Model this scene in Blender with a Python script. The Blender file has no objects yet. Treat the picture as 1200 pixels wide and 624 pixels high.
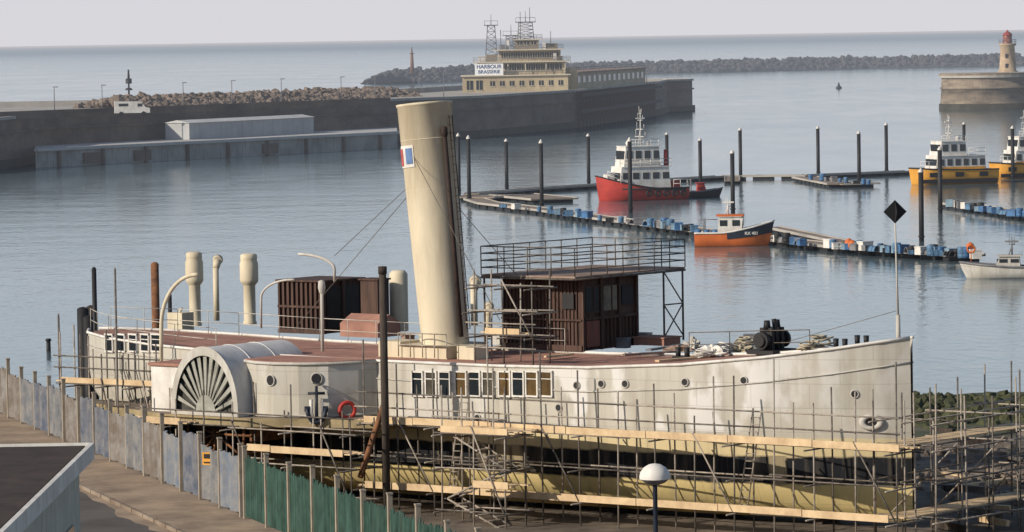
import bpy, math, random, bmesh
from mathutils import Vector, Matrix, noise as mnoise
R=random.Random(11)
H=20.3; FP=5000.0
SC=bpy.context.scene
COL=SC.collection
# ---------------- camera
pit=math.atan(268/FP); ro=math.radians(0.95)
fw=Vector((0,math.cos(pit),-math.sin(pit))); r0=Vector((1,0,0)); u0=Vector((0,math.sin(pit),math.cos(pit)))
rt=r0*math.cos(ro)-u0*math.sin(ro); up=u0*math.cos(ro)+r0*math.sin(ro)
cam=bpy.data.cameras.new("camera"); co=bpy.data.objects.new("camera",cam); COL.objects.link(co)
co.matrix_world=Matrix(((rt.x,up.x,-fw.x,0),(rt.y,up.y,-fw.y,0),(rt.z,up.z,-fw.z,H),(0,0,0,1)))
cam.sensor_width=36; cam.lens=36*FP/1200; cam.clip_start=1; cam.clip_end=120000
SC.camera=co
CP=Vector((0,0,H))
def ray(u,v): return (fw*FP+rt*(u-600)-up*(v-312))
def survey(u,v,z=0.0):
    d=ray(u,v); k=(z-H)/d.z; return CP+d*k
def at_depth(u,v,y):
    d=ray(u,v); return CP+d*(y/d.y)
# ---------------- materials
def L(*a): return (a[0],a[1],a[2],1)
def mat(name,col,rough=.75,var=.3,scale=1.5,bump=.15,metal=0,col2=None,stretch=(1,1,1),spec=.3,detail=6,streak=0,streakcol=(.12,.07,.04)):
    m=bpy.data.materials.new(name); m.use_nodes=True; nt=m.node_tree; n=nt.nodes; b=n["Principled BSDF"]
    tc=n.new("ShaderNodeTexCoord"); mp=n.new("ShaderNodeMapping"); mp.inputs["Scale"].default_value=stretch
    nt.links.new(tc.outputs["Object"],mp.inputs[0])
    nz=n.new("ShaderNodeTexNoise"); nz.inputs["Scale"].default_value=scale; nz.inputs["Detail"].default_value=detail; nz.inputs["Roughness"].default_value=.65
    nt.links.new(mp.outputs[0],nz.inputs["Vector"])
    cr=n.new("ShaderNodeValToRGB"); cr.color_ramp.elements[0].position=.35; cr.color_ramp.elements[1].position=.62
    c2=col2 if col2 else tuple(c*(1-var) for c in col)
    cr.color_ramp.elements[0].color=L(*c2); cr.color_ramp.elements[1].color=L(*col)
    nt.links.new(nz.outputs["Fac"],cr.inputs[0]); out=cr.outputs[0]
    if streak>0:
        m2=n.new("ShaderNodeMapping"); m2.inputs["Scale"].default_value=(1,1,.1); nt.links.new(tc.outputs["Object"],m2.inputs[0])
        n2=n.new("ShaderNodeTexNoise"); n2.inputs["Scale"].default_value=3.0; n2.inputs["Detail"].default_value=6; nt.links.new(m2.outputs[0],n2.inputs["Vector"])
        mr=n.new("ShaderNodeMapRange"); mr.inputs[1].default_value=.52; mr.inputs[2].default_value=.72; mr.inputs[4].default_value=streak; nt.links.new(n2.outputs["Fac"],mr.inputs[0])
        mx=n.new("ShaderNodeMixRGB"); nt.links.new(mr.outputs[0],mx.inputs[0]); nt.links.new(out,mx.inputs[1]); mx.inputs[2].default_value=L(*streakcol); out=mx.outputs[0]
    nt.links.new(out,b.inputs["Base Color"])
    b.inputs["Roughness"].default_value=rough; b.inputs["Metallic"].default_value=metal; b.inputs["Specular IOR Level"].default_value=spec
    if bump>0:
        bp=n.new("ShaderNodeBump"); bp.inputs["Strength"].default_value=bump; bp.inputs["Distance"].default_value=.05
        nz2=n.new("ShaderNodeTexNoise"); nz2.inputs["Scale"].default_value=scale*6; nt.links.new(mp.outputs[0],nz2.inputs["Vector"])
        nt.links.new(nz2.outputs["Fac"],bp.inputs["Height"]); nt.links.new(bp.outputs[0],b.inputs["Normal"])
    # aerial haze painted into the shader: pale glow mixed in, growing out to sea
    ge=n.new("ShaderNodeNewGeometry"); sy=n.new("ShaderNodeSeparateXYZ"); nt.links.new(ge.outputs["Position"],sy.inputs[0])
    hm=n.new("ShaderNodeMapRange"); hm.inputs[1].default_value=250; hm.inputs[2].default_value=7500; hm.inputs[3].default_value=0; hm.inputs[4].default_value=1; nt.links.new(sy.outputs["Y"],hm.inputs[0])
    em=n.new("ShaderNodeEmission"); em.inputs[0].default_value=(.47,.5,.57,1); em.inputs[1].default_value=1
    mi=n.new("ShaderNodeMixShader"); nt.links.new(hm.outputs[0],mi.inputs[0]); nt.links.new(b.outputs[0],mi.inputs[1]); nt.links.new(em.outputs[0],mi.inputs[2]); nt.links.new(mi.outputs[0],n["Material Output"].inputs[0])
    return m
CREAM=mat("cream_paint",(.62,.55,.41),.65,.2,.8,.05,col2=(.52,.45,.33),stretch=(1,1,.3),streak=.3,streakcol=(.3,.24,.15))
WHITE=mat("white_paint",(.72,.7,.66),.6,.2,.9,.05,col2=(.54,.51,.47),streak=.3,streakcol=(.3,.27,.23))
PALE=mat("pale_primer",(.52,.5,.46),.75,.3,.7,.08,col2=(.38,.36,.32),stretch=(1,1,.5),streak=.35,streakcol=(.18,.14,.1))
SILV=mat("silvery_canvas",(.6,.6,.6),.7,.3,.7,.08,col2=(.45,.45,.45),streak=.25,streakcol=(.25,.24,.22))
DECK=mat("red_deck_paint",(.38,.2,.15),.92,.3,.7,.1,col2=(.25,.13,.1))
DECKG=mat("worn_grey_deck",(.33,.25,.2),.92,.3,.9,.1,col2=(.21,.13,.1))
BROWN=mat("varnished_brown_wood",(.09,.05,.038),.75,.5,1.5,.1,col2=(.04,.024,.02),stretch=(4,4,.3),streak=.4,streakcol=(.15,.1,.075))
BLACK=mat("black_paint",(.022,.022,.025),.6,.3,2,.05)
GLASS=mat("dark_glass",(.02,.025,.03),.12,.2,2,0,spec=.6)
PLANK=mat("scaffold_board",(.66,.5,.31),.85,.4,1.2,.1,col2=(.46,.33,.2))
STEEL=mat("galvanised_tube",(.17,.15,.13),.6,.4,3,.03,metal=.1,col2=(.08,.065,.055))
STEELL=mat("pale_tube",(.38,.34,.29),.6,.4,3,.03,metal=.1,col2=(.22,.18,.15))
RUST=mat("rusty_steel",(.24,.11,.05),.85,.5,3,.1,col2=(.1,.05,.03))
DRUST=mat("dark_rusty_pipe",(.05,.032,.028),.8,.5,3,.1,col2=(.025,.018,.016))
TIMBER=mat("dark_timber",(.07,.055,.045),.9,.5,2,.2,col2=(.03,.024,.02),stretch=(3,3,.4))
STONE=mat("pier_stone",(.19,.15,.12),.9,.4,.12,.2,col2=(.095,.073,.06),stretch=(1,1,2.5),streak=.4,streakcol=(.06,.05,.04))
STONEL=mat("pale_concrete",(.4,.375,.34),.9,.3,.15,.1,col2=(.28,.26,.235))
ALGAE=mat("dark_tide_band",(.05,.048,.035),.9,.4,.4,.2,col2=(.03,.028,.02))
STAGE=mat("landing_stage_concrete",(.38,.37,.35),.9,.3,.2,.1,col2=(.24,.23,.22),streak=.5,streakcol=(.12,.1,.08))
ROCK=mat("rock",(.21,.165,.135),.95,.5,.3,.3,col2=(.1,.08,.065))
ROCKF=mat("far_rock",(.07,.07,.072),.95,.4,.1,.2,col2=(.04,.042,.047))
BCREAM=mat("rendered_wall_cream",(.5,.42,.28),.85,.2,.15,.05,col2=(.35,.28,.19),streak=.4,streakcol=(.2,.16,.12))
ASPH=mat("asphalt",(.12,.105,.095),.95,.25,.35,.15,col2=(.075,.065,.06))
PAVE=mat("sandy_pavement",(.36,.27,.19),.95,.35,.5,.3,col2=(.2,.15,.11))
REDP=mat("red_paint",(.5,.05,.035),.6,.3,.6,.03,col2=(.33,.035,.03))
ORANGE=mat("orange_paint",(.62,.15,.035),.6,.3,.6,.03)
YELL=mat("yellow_paint",(.75,.36,.05),.6,.25,.6,.03)
BLUE=mat("blue_plastic",(.06,.16,.34),.5,.4,2,.03)
GREY=mat("grey_plastic",(.2,.2,.21),.6,.4,2,.05)
NAVY=mat("dark_hull_paint",(.02,.028,.045),.5,.3,1,.03)
ROOFM=mat("dark_roof_felt",(.06,.042,.036),.95,.3,.7,.3,col2=(.03,.022,.02))
TAN=mat("tan_paint",(.36,.29,.17),.8,.4,1,.1,col2=(.2,.16,.09))
ROPE=mat("rope",(.42,.37,.28),.95,.3,6,.2)
PONT=mat("pontoon_deck",(.26,.21,.17),.9,.4,.8,.1)
GREENP=mat("green_mesh",(.055,.12,.095),.9,.4,1.6,.1,col2=(.03,.065,.05),streak=.4,streakcol=(.1,.12,.09))
POSTC=mat("concrete_post",(.33,.28,.22),.9,.3,2,.1)
# ---------------- mesh builder
class MB:
    def __init__(s): s.v=[];s.f=[];s.m=[];s.s=[]
    def add(s,vs,fs,mat=0,smooth=False,M=None):
        o=len(s.v)
        for p in vs:
            p=Vector(p); s.v.append(M@p if M else p)
        for f in fs: s.f.append([i+o for i in f]); s.m.append(mat); s.s.append(smooth)
        return s
    def box(s,c,sz,rz=0,mat=0,M=None):
        x,y,z=[a/2 for a in sz]; cc,ss=math.cos(rz),math.sin(rz)
        vs=[]
        for dz in(-z,z):
            for dx,dy in((-x,-y),(x,-y),(x,y),(-x,y)):
                vs.append((c[0]+dx*cc-dy*ss,c[1]+dx*ss+dy*cc,c[2]+dz))
        return s.add(vs,[(0,3,2,1),(4,5,6,7),(0,1,5,4),(1,2,6,5),(2,3,7,6),(3,0,4,7)],mat,False,M)
    def tube(s,p,q,r,r2=None,n=8,mat=0,M=None):
        p=Vector(p);q=Vector(q); d=(q-p)
        if d.length<1e-6: return s
        d.normalize(); a=d.orthogonal().normalized(); b=d.cross(a)
        if r2 is None:r2=r
        vs=[p+(a*math.cos(2*math.pi*i/n)+b*math.sin(2*math.pi*i/n))*r for i in range(n)]+[q+(a*math.cos(2*math.pi*i/n)+b*math.sin(2*math.pi*i/n))*r2 for i in range(n)]
        o=len(s.v)
        s.add(vs,[(i,(i+1)%n,n+(i+1)%n,n+i) for i in range(n)],mat,True,M)
        s.f.append([o+i for i in range(n)][::-1]);s.m.append(mat);s.s.append(False)
        s.f.append([o+n+i for i in range(n)]);s.m.append(mat);s.s.append(False)
        return s
    def path(s,pts,r,n=6,mat=0,M=None):
        P=[Vector(pts[0])]
        for p in pts[1:]:
            p=Vector(p)
            if (p-P[-1]).length>1e-4: P.append(p)
        if len(P)<2: return s
        ts=[]
        for i in range(len(P)):
            a=P[max(0,i-1)]; b=P[min(len(P)-1,i+1)]; t=(b-a)
            ts.append(t.normalized() if t.length>1e-6 else Vector((0,0,1)))
        nrm=ts[0].orthogonal().normalized(); vs=[]
        for p,t in zip(P,ts):
            nrm=(nrm-t*nrm.dot(t)); nrm=nrm.normalized() if nrm.length>1e-5 else t.orthogonal().normalized(); bb=t.cross(nrm)
            vs+=[p+(nrm*math.cos(2*math.pi*k/n)+bb*math.sin(2*math.pi*k/n))*r for k in range(n)]
        fs=[]
        for i in range(len(P)-1):
            for k in range(n): fs.append((i*n+k,i*n+(k+1)%n,(i+1)*n+(k+1)%n,(i+1)*n+k))
        fs.append(tuple(range(n))[::-1]); fs.append(tuple(range((len(P)-1)*n,len(P)*n)))
        return s.add(vs,fs,mat,True,M)
    def lathe(s,c,prof,n=16,mat=0,M=None):
        c=Vector(c);vs=[];fs=[]
        for r,z in prof:
            for i in range(n):
                a=2*math.pi*i/n; vs.append(c+Vector((r*math.cos(a),r*math.sin(a),z)))
        for k in range(len(prof)-1):
            for i in range(n): fs.append((k*n+i,k*n+(i+1)%n,(k+1)*n+(i+1)%n,(k+1)*n+i))
        s.add(vs,fs,mat,True,M)
        return s
    def prism(s,poly,z0,z1,mat=0,topmat=None,M=None):
        n=len(poly); vs=[(p[0],p[1],z0) for p in poly]+[(p[0],p[1],z1) for p in poly]
        s.add(vs,[(i,(i+1)%n,n+(i+1)%n,n+i) for i in range(n)]+[tuple(range(n))[::-1]],mat,False,M)
        s.add([(p[0],p[1],z1) for p in poly],[tuple(range(n))],mat if topmat is None else topmat,False,M)
        return s
    def loft(s,rings,mat=0,smooth=True,closed=False):
        n=len(rings[0]);vs=[p for r in rings for p in r];fs=[]
        for k in range(len(rings)-1):
            for i in range(n if closed else n-1):
                fs.append((k*n+i,k*n+(i+1)%n,(k+1)*n+(i+1)%n,(k+1)*n+i))
        return s.add(vs,fs,mat,smooth)
    def torus(s,c,R_,r,M=None,n=20,k=8,mat=0):
        vs=[];fs=[]
        for i in range(n):
            a=2*math.pi*i/n
            for j in range(k):
                b=2*math.pi*j/k
                vs.append(((R_+r*math.cos(b))*math.cos(a)+c[0],(R_+r*math.cos(b))*math.sin(a)+c[1],r*math.sin(b)+c[2]))
        for i in range(n):
            for j in range(k): fs.append((i*k+j,((i+1)%n)*k+j,((i+1)%n)*k+(j+1)%k,i*k+(j+1)%k))
        return s.add(vs,fs,mat,True,M)
    def make(s,name,mats,parent=None,loc=None,rz=0,fix=True,**props):
        me=bpy.data.meshes.new(name); me.from_pydata([tuple(p) for p in s.v],[],s.f)
        for m in (mats if isinstance(mats,(list,tuple)) else [mats]): me.materials.append(m)
        me.polygons.foreach_set("material_index",s.m); me.polygons.foreach_set("use_smooth",s.s)
        if fix:
            bm=bmesh.new(); bm.from_mesh(me); bmesh.ops.recalc_face_normals(bm,faces=bm.faces); bm.to_mesh(me); bm.free()
        me.update()
        o=bpy.data.objects.new(name,me); COL.objects.link(o)
        if parent: o.parent=parent
        if loc is not None: o.location=loc
        o.rotation_euler=(0,0,rz)
        for k,v in props.items(): o[k]=v
        return o
def root(name,label,cat,loc=(0,0,0),rz=0,group=None):
    o=bpy.data.objects.new(name,None); COL.objects.link(o); o.empty_display_size=.3
    o.location=loc; o.rotation_euler=(0,0,rz); o["label"]=label; o["category"]=cat
    if group:o["group"]=group
    return o
def dup(o,loc,rz=None,scale=None,**props):
    c=o.copy(); COL.objects.link(c); c.location=loc
    if rz is not None:c.rotation_euler=(0,0,rz)
    if scale:c.scale=scale
    for k,v in props.items(): c[k]=v
    for ch in o.children:
        d=ch.copy(); COL.objects.link(d); d.parent=c
        for g in ch.children:
            e=g.copy(); COL.objects.link(e); e.parent=d
    return c
def text(name,s,size,M,mt,parent=None,ext=.01):
    cu=bpy.data.curves.new("t","FONT"); cu.body=s; cu.size=size; cu.extrude=ext; cu.offset=.015*size; cu.align_x='CENTER'; cu.align_y='CENTER'
    t=bpy.data.objects.new("t",cu); COL.objects.link(t); bpy.context.view_layer.update()
    me=bpy.data.meshes.new_from_object(t.evaluated_get(bpy.context.evaluated_depsgraph_get()))
    bpy.data.objects.remove(t); me.materials.clear(); me.materials.append(mt); me.transform(M)
    o=bpy.data.objects.new(name,me); COL.objects.link(o)
    if parent:o.parent=parent
    return o
def interp(xs,ys,x):
    if x<=xs[0]:return ys[0]
    for i in range(len(xs)-1):
        if x<=xs[i+1]:
            k=(x-xs[i])/(xs[i+1]-xs[i]); return ys[i]*(1-k)+ys[i+1]*k
    return ys[-1]
# ---------------- world and sun
sun_from=Vector((-.86,-.44,.47)).normalized()
w=bpy.data.worlds.new("World"); SC.world=w; w.use_nodes=True; nt=w.node_tree
sk=nt.nodes.new("ShaderNodeTexSky"); sk.sky_type='NISHITA'; sk.sun_disc=False
sk.sun_elevation=math.asin(sun_from.z); sk.sun_rotation=math.atan2(sun_from.x,sun_from.y); sk.dust_density=1.0; sk.air_density=1.0
STR=.1
tcw=nt.nodes.new("ShaderNodeTexCoord"); sxw=nt.nodes.new("ShaderNodeSeparateXYZ"); nt.links.new(tcw.outputs["Generated"],sxw.inputs[0])
hz=nt.nodes.new("ShaderNodeValToRGB"); nt.links.new(sxw.outputs["Z"],hz.inputs[0]); hz.color_ramp.interpolation='EASE'
e=hz.color_ramp.elements; e[0].position=0; e[0].color=(.7,.69,.73,1); e[1].position=.32; e[1].color=(.3,.4,.52,1); q=e.new(.07); q.color=(.6,.67,.75,1)
mrw=nt.nodes.new("ShaderNodeMapRange"); mrw.interpolation_type='SMOOTHSTEP'; mrw.inputs[1].default_value=0; mrw.inputs[2].default_value=.35; mrw.inputs[3].default_value=.97; mrw.inputs[4].default_value=.05; nt.links.new(sxw.outputs["Z"],mrw.inputs[0])
sc_=nt.nodes.new("ShaderNodeMixRGB"); sc_.blend_type='DIVIDE'; sc_.inputs[0].default_value=1; nt.links.new(hz.outputs[0],sc_.inputs[1]); sc_.inputs[2].default_value=(STR,STR,STR,1)
mxw=nt.nodes.new("ShaderNodeMixRGB"); nt.links.new(mrw.outputs[0],mxw.inputs[0]); nt.links.new(sk.outputs[0],mxw.inputs[1]); nt.links.new(sc_.outputs[0],mxw.inputs[2])
nt.links.new(mxw.outputs[0],nt.nodes["Background"].inputs[0]); nt.nodes["Background"].inputs[1].default_value=STR
sl=bpy.data.lights.new("sun",'SUN'); sl.energy=4.7; sl.angle=math.radians(.5); sl.color=(1,.89,.74)
so=bpy.data.objects.new("sun",sl); COL.objects.link(so); so.rotation_euler=sun_from.to_track_quat('Z','Y').to_euler(); so.location=(0,0,60)
SC.view_settings.view_transform='Standard'; SC.view_settings.look='None'; SC.view_settings.exposure=0
# ---------------- sea
wm=bpy.data.materials.new("sea_water"); wm.use_nodes=True; nt=wm.node_tree; n=nt.nodes; b=n["Principled BSDF"]
geo=n.new("ShaderNodeNewGeometry")
def noi(scale,st,det=4):
    mp=n.new("ShaderNodeMapping"); mp.inputs["Scale"].default_value=st; nt.links.new(geo.outputs["Position"],mp.inputs[0])
    q=n.new("ShaderNodeTexNoise"); q.inputs["Scale"].default_value=scale; q.inputs["Detail"].default_value=det; nt.links.new(mp.outputs[0],q.inputs["Vector"]); return q
n1=noi(1.1,(1,.4,1),5); n4=noi(.22,(.5,.45,1),3); n2=noi(.012,(1,.5,1),4); n3=noi(.1,(1,.2,1),4)
ad=n.new("ShaderNodeMath"); ad.operation='MULTIPLY_ADD'; ad.inputs[1].default_value=1.6; nt.links.new(n4.outputs["Fac"],ad.inputs[0]); nt.links.new(n1.outputs["Fac"],ad.inputs[2])
bp=n.new("ShaderNodeBump"); bp.inputs["Strength"].default_value=.45; bp.inputs["Distance"].default_value=.12
nt.links.new(ad.outputs[0],bp.inputs["Height"]); nt.links.new(bp.outputs[0],b.inputs["Normal"])
cr=n.new("ShaderNodeValToRGB"); cr.color_ramp.elements[0].position=.35; cr.color_ramp.elements[1].position=.7
cr.color_ramp.elements[0].color=(.09,.135,.16,1); cr.color_ramp.elements[1].color=(.13,.18,.205,1)
mm=n.new("ShaderNodeMixRGB"); mm.inputs[0].default_value=.5; nt.links.new(n2.outputs["Fac"],mm.inputs[1]); nt.links.new(n3.outputs["Fac"],mm.inputs[2])
nt.links.new(mm.outputs[0],cr.inputs[0]); nt.links.new(cr.outputs[0],b.inputs["Base Color"])
rr=n.new("ShaderNodeMapRange"); rr.inputs[1].default_value=.35; rr.inputs[2].default_value=.65; rr.inputs[3].default_value=.07; rr.inputs[4].default_value=.12; nt.links.new(mm.outputs[0],rr.inputs[0]); nt.links.new(rr.outputs[0],b.inputs["Roughness"])
b.inputs["IOR"].default_value=1.33
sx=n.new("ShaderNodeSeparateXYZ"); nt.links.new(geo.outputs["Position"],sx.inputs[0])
mr=n.new("ShaderNodeMapRange"); mr.inputs[1].default_value=700; mr.inputs[2].default_value=12000; mr.interpolation_type='SMOOTHERSTEP'; nt.links.new(sx.outputs["Y"],mr.inputs[0])  # painted sea haze: water blends into a paler diffuse colour towards the horizon
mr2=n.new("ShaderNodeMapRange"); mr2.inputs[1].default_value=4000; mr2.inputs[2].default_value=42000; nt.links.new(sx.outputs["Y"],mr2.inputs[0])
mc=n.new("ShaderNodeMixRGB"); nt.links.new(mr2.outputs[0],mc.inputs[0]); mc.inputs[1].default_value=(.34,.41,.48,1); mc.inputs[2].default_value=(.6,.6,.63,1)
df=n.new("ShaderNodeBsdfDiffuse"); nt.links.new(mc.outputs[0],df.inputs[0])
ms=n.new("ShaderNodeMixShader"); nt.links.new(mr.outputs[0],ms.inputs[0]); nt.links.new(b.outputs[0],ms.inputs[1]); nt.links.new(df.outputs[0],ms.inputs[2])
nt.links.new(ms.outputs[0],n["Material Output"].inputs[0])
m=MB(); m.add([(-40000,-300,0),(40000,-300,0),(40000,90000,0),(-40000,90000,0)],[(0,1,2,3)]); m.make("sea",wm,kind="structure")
# ---------------- slipway ground
gm=mat("slipway_ground",(.17,.14,.11),.95,.4,.5,.4,col2=(.07,.055,.045))
nt=gm.node_tree;n=nt.nodes;b=n["Principled BSDF"]
geo=n.new("ShaderNodeNewGeometry"); sx=n.new("ShaderNodeSeparateXYZ"); nt.links.new(geo.outputs["Position"],sx.inputs[0])
nn=n.new("ShaderNodeTexNoise"); nn.inputs["Scale"].default_value=.2; nn.inputs["Detail"].default_value=6; nt.links.new(geo.outputs["Position"],nn.inputs["Vector"])
ad=n.new("ShaderNodeMath"); ad.operation='MULTIPLY_ADD'; ad.inputs[1].default_value=50; nt.links.new(nn.outputs["Fac"],ad.inputs[0]); nt.links.new(sx.outputs["Y"],ad.inputs[2])
mr=n.new("ShaderNodeMapRange"); mr.inputs[1].default_value=224; mr.inputs[2].default_value=244; nt.links.new(ad.outputs[0],mr.inputs[0])
mx=n.new("ShaderNodeMixRGB"); mx.inputs[2].default_value=(.05,.062,.028,1); nt.links.new(mr.outputs[0],mx.inputs[0])
src=[l.from_socket for l in nt.links if l.to_socket==b.inputs["Base Color"]][0]
nt.links.new(src,mx.inputs[1]); nt.links.new(mx.outputs[0],b.inputs["Base Color"])
m=MB(); nx,ny=70,70; vs=[];fs=[]
for j in range(ny):
    for i in range(nx):
        x=-60+i*3.2; y=40+j*3.0
        z=1.0-max(0,(y-188))/52*1.05-(max(0,y-238)*.08)+.25*(mnoise.noise(Vector((x*.3,y*.3,0))))*(1 if x>17 else .3)
        vs.append((x,y,z))
for j in range(ny-1):
    for i in range(nx-1): a=j*nx+i; fs.append((a,a+1,a+nx+1,a+nx))
m.add(vs,fs,0,True); m.make("slipway",gm,kind="structure",fix=False)
def fx(y): return -20+(168-y)*0.3145
m=MB(); m.prism([(fx(-20)+1,-20),(fx(215)+1,215),(-220,215),(-220,-20)],-1,5.5); m.make("quay",[STONEL],kind="structure")
m=MB(); m.add([(fx(0)-2.8,0,5.504),(fx(214)-2.8,214,5.504),(fx(214)-60,214,5.504),(fx(0)-60,0,5.504)],[(0,1,2,3)]); m.make("road",[ASPH],kind="structure")
m=MB(); m.prism([(fx(0)+.9,0),(fx(214)+.9,214),(fx(214)-2.6,214),(fx(0)-2.6,0)],5.5,5.62); m.make("pavement",[PAVE],kind="structure")
m=MB(); a_=[];b_=[]
for k in range(160):
    y=60+k*.95; w_=.35+.9*abs(mnoise.noise(Vector((y*.35,1.3,0))))+.25*mnoise.noise(Vector((y*1.7,4,0)))
    a_.append((fx(y)-2.66,y,5.509)); b_.append((fx(y)-2.66-w_,y,5.509))
m.loft([a_,b_],0,False); m.make("sand_spill",[PAVE],kind="structure",fix=False)
m=MB()
for k in range(100):
    y=60+k*1.5; m.box((fx(y)-2.69,y,5.56),(.14,1.49,.13),rz=.3047)
m.make("kerb",[mat("worn_kerb_stone",(.27,.22,.17),.95,.4,.6,.2,col2=(.16,.12,.09))],kind="structure")
# ---------------- SHIP
Bw=survey(1068,397,8.4); Sw=survey(110,386,7.5)
fwd=(Bw-Sw); fwd.z=0; LEN=fwd.length; fwd.normalize(); port=Vector((-fwd.y,fwd.x,0)); ANG=math.atan2(fwd.y,fwd.x)
Bo=Vector((Bw.x,Bw.y,0))
def toship(p): d=p-Bo; return Vector((d.dot(fwd),d.dot(port),p.z))
def toworld(p): return Bo+fwd*p[0]+port*p[1]+Vector((0,0,p[2]))
def sp(u,v,o):
    d=ray(u,v); k=(-o-(CP-Bo).dot(port))/d.dot(port); return toship(CP+d*k)
def sz(u,v,z): return toship(survey(u,v,z))
T=[0,.02,.06,.12,.2,.3,.4,.6,.75,.85,.93,.98,1]
BD=[.08,.8,1.7,2.55,3.2,3.6,3.7,3.7,3.6,3.2,2.4,1.3,.3]
BW=[.05,.5,1.3,2.2,2.95,3.45,3.6,3.55,3.2,2.3,1.1,.4,.1]
ZT=[8.42,8.28,8.0,7.65,7.3,7.06,6.98,6.98,7.05,7.2,7.35,7.45,7.5]
ZK=[1.2,1.2,1.2,1.2,1.2,1.2,1.2,1.2,1.2,1.5,3.0,4.8,5.6]
def hb(t,z):
    q=t/LEN; a=interp(T,BD,q); c=interp(T,BW,q)
    if z>=6: return a
    if z<=2.5: return c*(1 if z>2 else max(.2,(z-1.2)/.8))
    return c+(a-c)*((z-2.5)/3.5)**.8
ship=root("paddle_steamer","weathered cream and black paddle steamer with tall raked funnel on slipway","ship",Bo,ANG)
HULL=bpy.data.materials.new("hull_paint"); HULL.use_nodes=True; nt=HULL.node_tree;n=nt.nodes;b=n["Principled BSDF"]
tc=n.new("ShaderNodeTexCoord"); sx=n.new("ShaderNodeSeparateXYZ"); nt.links.new(tc.outputs["Object"],sx.inputs[0])
def nz(scale,st,det=5):
    mp=n.new("ShaderNodeMapping"); mp.inputs["Scale"].default_value=st; nt.links.new(tc.outputs["Object"],mp.inputs[0])
    q=n.new("ShaderNodeTexNoise"); q.inputs["Scale"].default_value=scale; q.inputs["Detail"].default_value=det; nt.links.new(mp.outputs[0],q.inputs["Vector"]); return q.outputs["Fac"]
def math_(op,a,bb,c=None):
    q=n.new("ShaderNodeMath"); q.operation=op
    for i,x in enumerate((a,bb,c)):
        if x is None: continue
        if isinstance(x,(int,float)): q.inputs[i].default_value=x
        else: nt.links.new(x,q.inputs[i])
    return q.outputs[0]
zz=math_('MULTIPLY_ADD',nz(1.2,(1,1,1)),.25,math_('SUBTRACT',sx.outputs["Z"],.12))
cr=n.new("ShaderNodeValToRGB"); cr.color_ramp.interpolation='LINEAR'
e=cr.color_ramp.elements; e[0].position=0; e[0].color=(.46,.36,.15,1); e[1].position=1; e[1].color=(.46,.44,.39,1)
for p_,c_ in((.265,(.62,.5,.24)),(.272,(.014,.016,.02)),(.375,(.014,.016,.02)),(.382,(.58,.48,.28)),(.45,(.58,.49,.3)),(.458,(.45,.42,.36)),(.56,(.46,.44,.38)),(.57,(.42,.4,.35)),(.7,(.46,.44,.39))):
    q=e.new(p_); q.color=L(*c_)
nt.links.new(math_('MULTIPLY',zz,.1),cr.inputs[0])
def mixc(fac,a,bc,blend='MIX'):
    q=n.new("ShaderNodeMixRGB"); q.blend_type=blend; nt.links.new(fac,q.inputs[0]); nt.links.new(a,q.inputs[1])
    if isinstance(bc,tuple): q.inputs[2].default_value=L(*bc)
    else: nt.links.new(bc,q.inputs[2])
    return q.outputs[0]
def thr(s_,lo,hi):
    q=n.new("ShaderNodeMapRange"); q.inputs[1].default_value=lo; q.inputs[2].default_value=hi; nt.links.new(s_,q.inputs[0]); return q.outputs[0]
low=math_('LESS_THAN',sx.outputs["Z"],3.8); lowb=math_('GREATER_THAN',sx.outputs["Z"],2.6)
pt=math_('MULTIPLY',math_('MULTIPLY',thr(nz(.55,(1,0,.25),3),.62,.66),low),lowb)
c=mixc(pt,cr.outputs[0],(.3,.25,.16))
hi=math_('GREATER_THAN',sx.outputs["Z"],4.7)
c=mixc(math_('MULTIPLY',math_('MULTIPLY',thr(nz(.5,(1,.3,.6),6),.4,.66),.35),hi),c,(.56,.53,.47))
c=mixc(math_('MULTIPLY',math_('MULTIPLY',thr(nz(.6,(1.3,.2,.5),5),.54,.68),hi),.4),c,(.33,.31,.28))
st=thr(nz(2.2,(1,1,.1),6),.5,.74)
c=mixc(math_('MULTIPLY',st,.4),c,(.24,.2,.15))
# soft vertical primer streaks, strongest at the forward shoulder
env=math_('MULTIPLY',thr(sx.outputs["X"],-19,-13),thr(sx.outputs["X"],-2.0,-6.0))
env=math_('MULTIPLY_ADD',env,.62,.38)
pw=math_('MULTIPLY',math_('MULTIPLY',thr(nz(.75,(1,.2,.42),6),.52,.6),hi),env)
c=mixc(math_('MULTIPLY',pw,.8),c,(.68,.67,.66))
cb=n.new("ShaderNodeCombineXYZ"); nt.links.new(sx.outputs["X"],cb.inputs[0]); nt.links.new(sx.outputs["Z"],cb.inputs[1])
bk=n.new("ShaderNodeTexBrick"); bk.inputs["Scale"].default_value=1; bk.inputs["Brick Width"].default_value=2.3; bk.inputs["Row Height"].default_value=.95; bk.inputs["Mortar Size"].default_value=.015; bk.inputs["Mortar Smooth"].default_value=.3; nt.links.new(cb.outputs[0],bk.inputs["Vector"])
c=mixc(math_('MULTIPLY',bk.outputs["Fac"],.3),c,(.15,.12,.09))
nt.links.new(c,b.inputs["Base Color"]); b.inputs["Roughness"].default_value=.85; b.inputs["Specular IOR Level"].default_value=.2
bp=n.new("ShaderNodeBump"); bp.inputs["Strength"].default_value=.4; bp.inputs["Distance"].default_value=.07; nt.links.new(nz(.9,(1,1,1.4),4),bp.inputs["Height"]); nt.links.new(bp.outputs[0],b.inputs["Normal"])
rings=[]; NT=60
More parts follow.
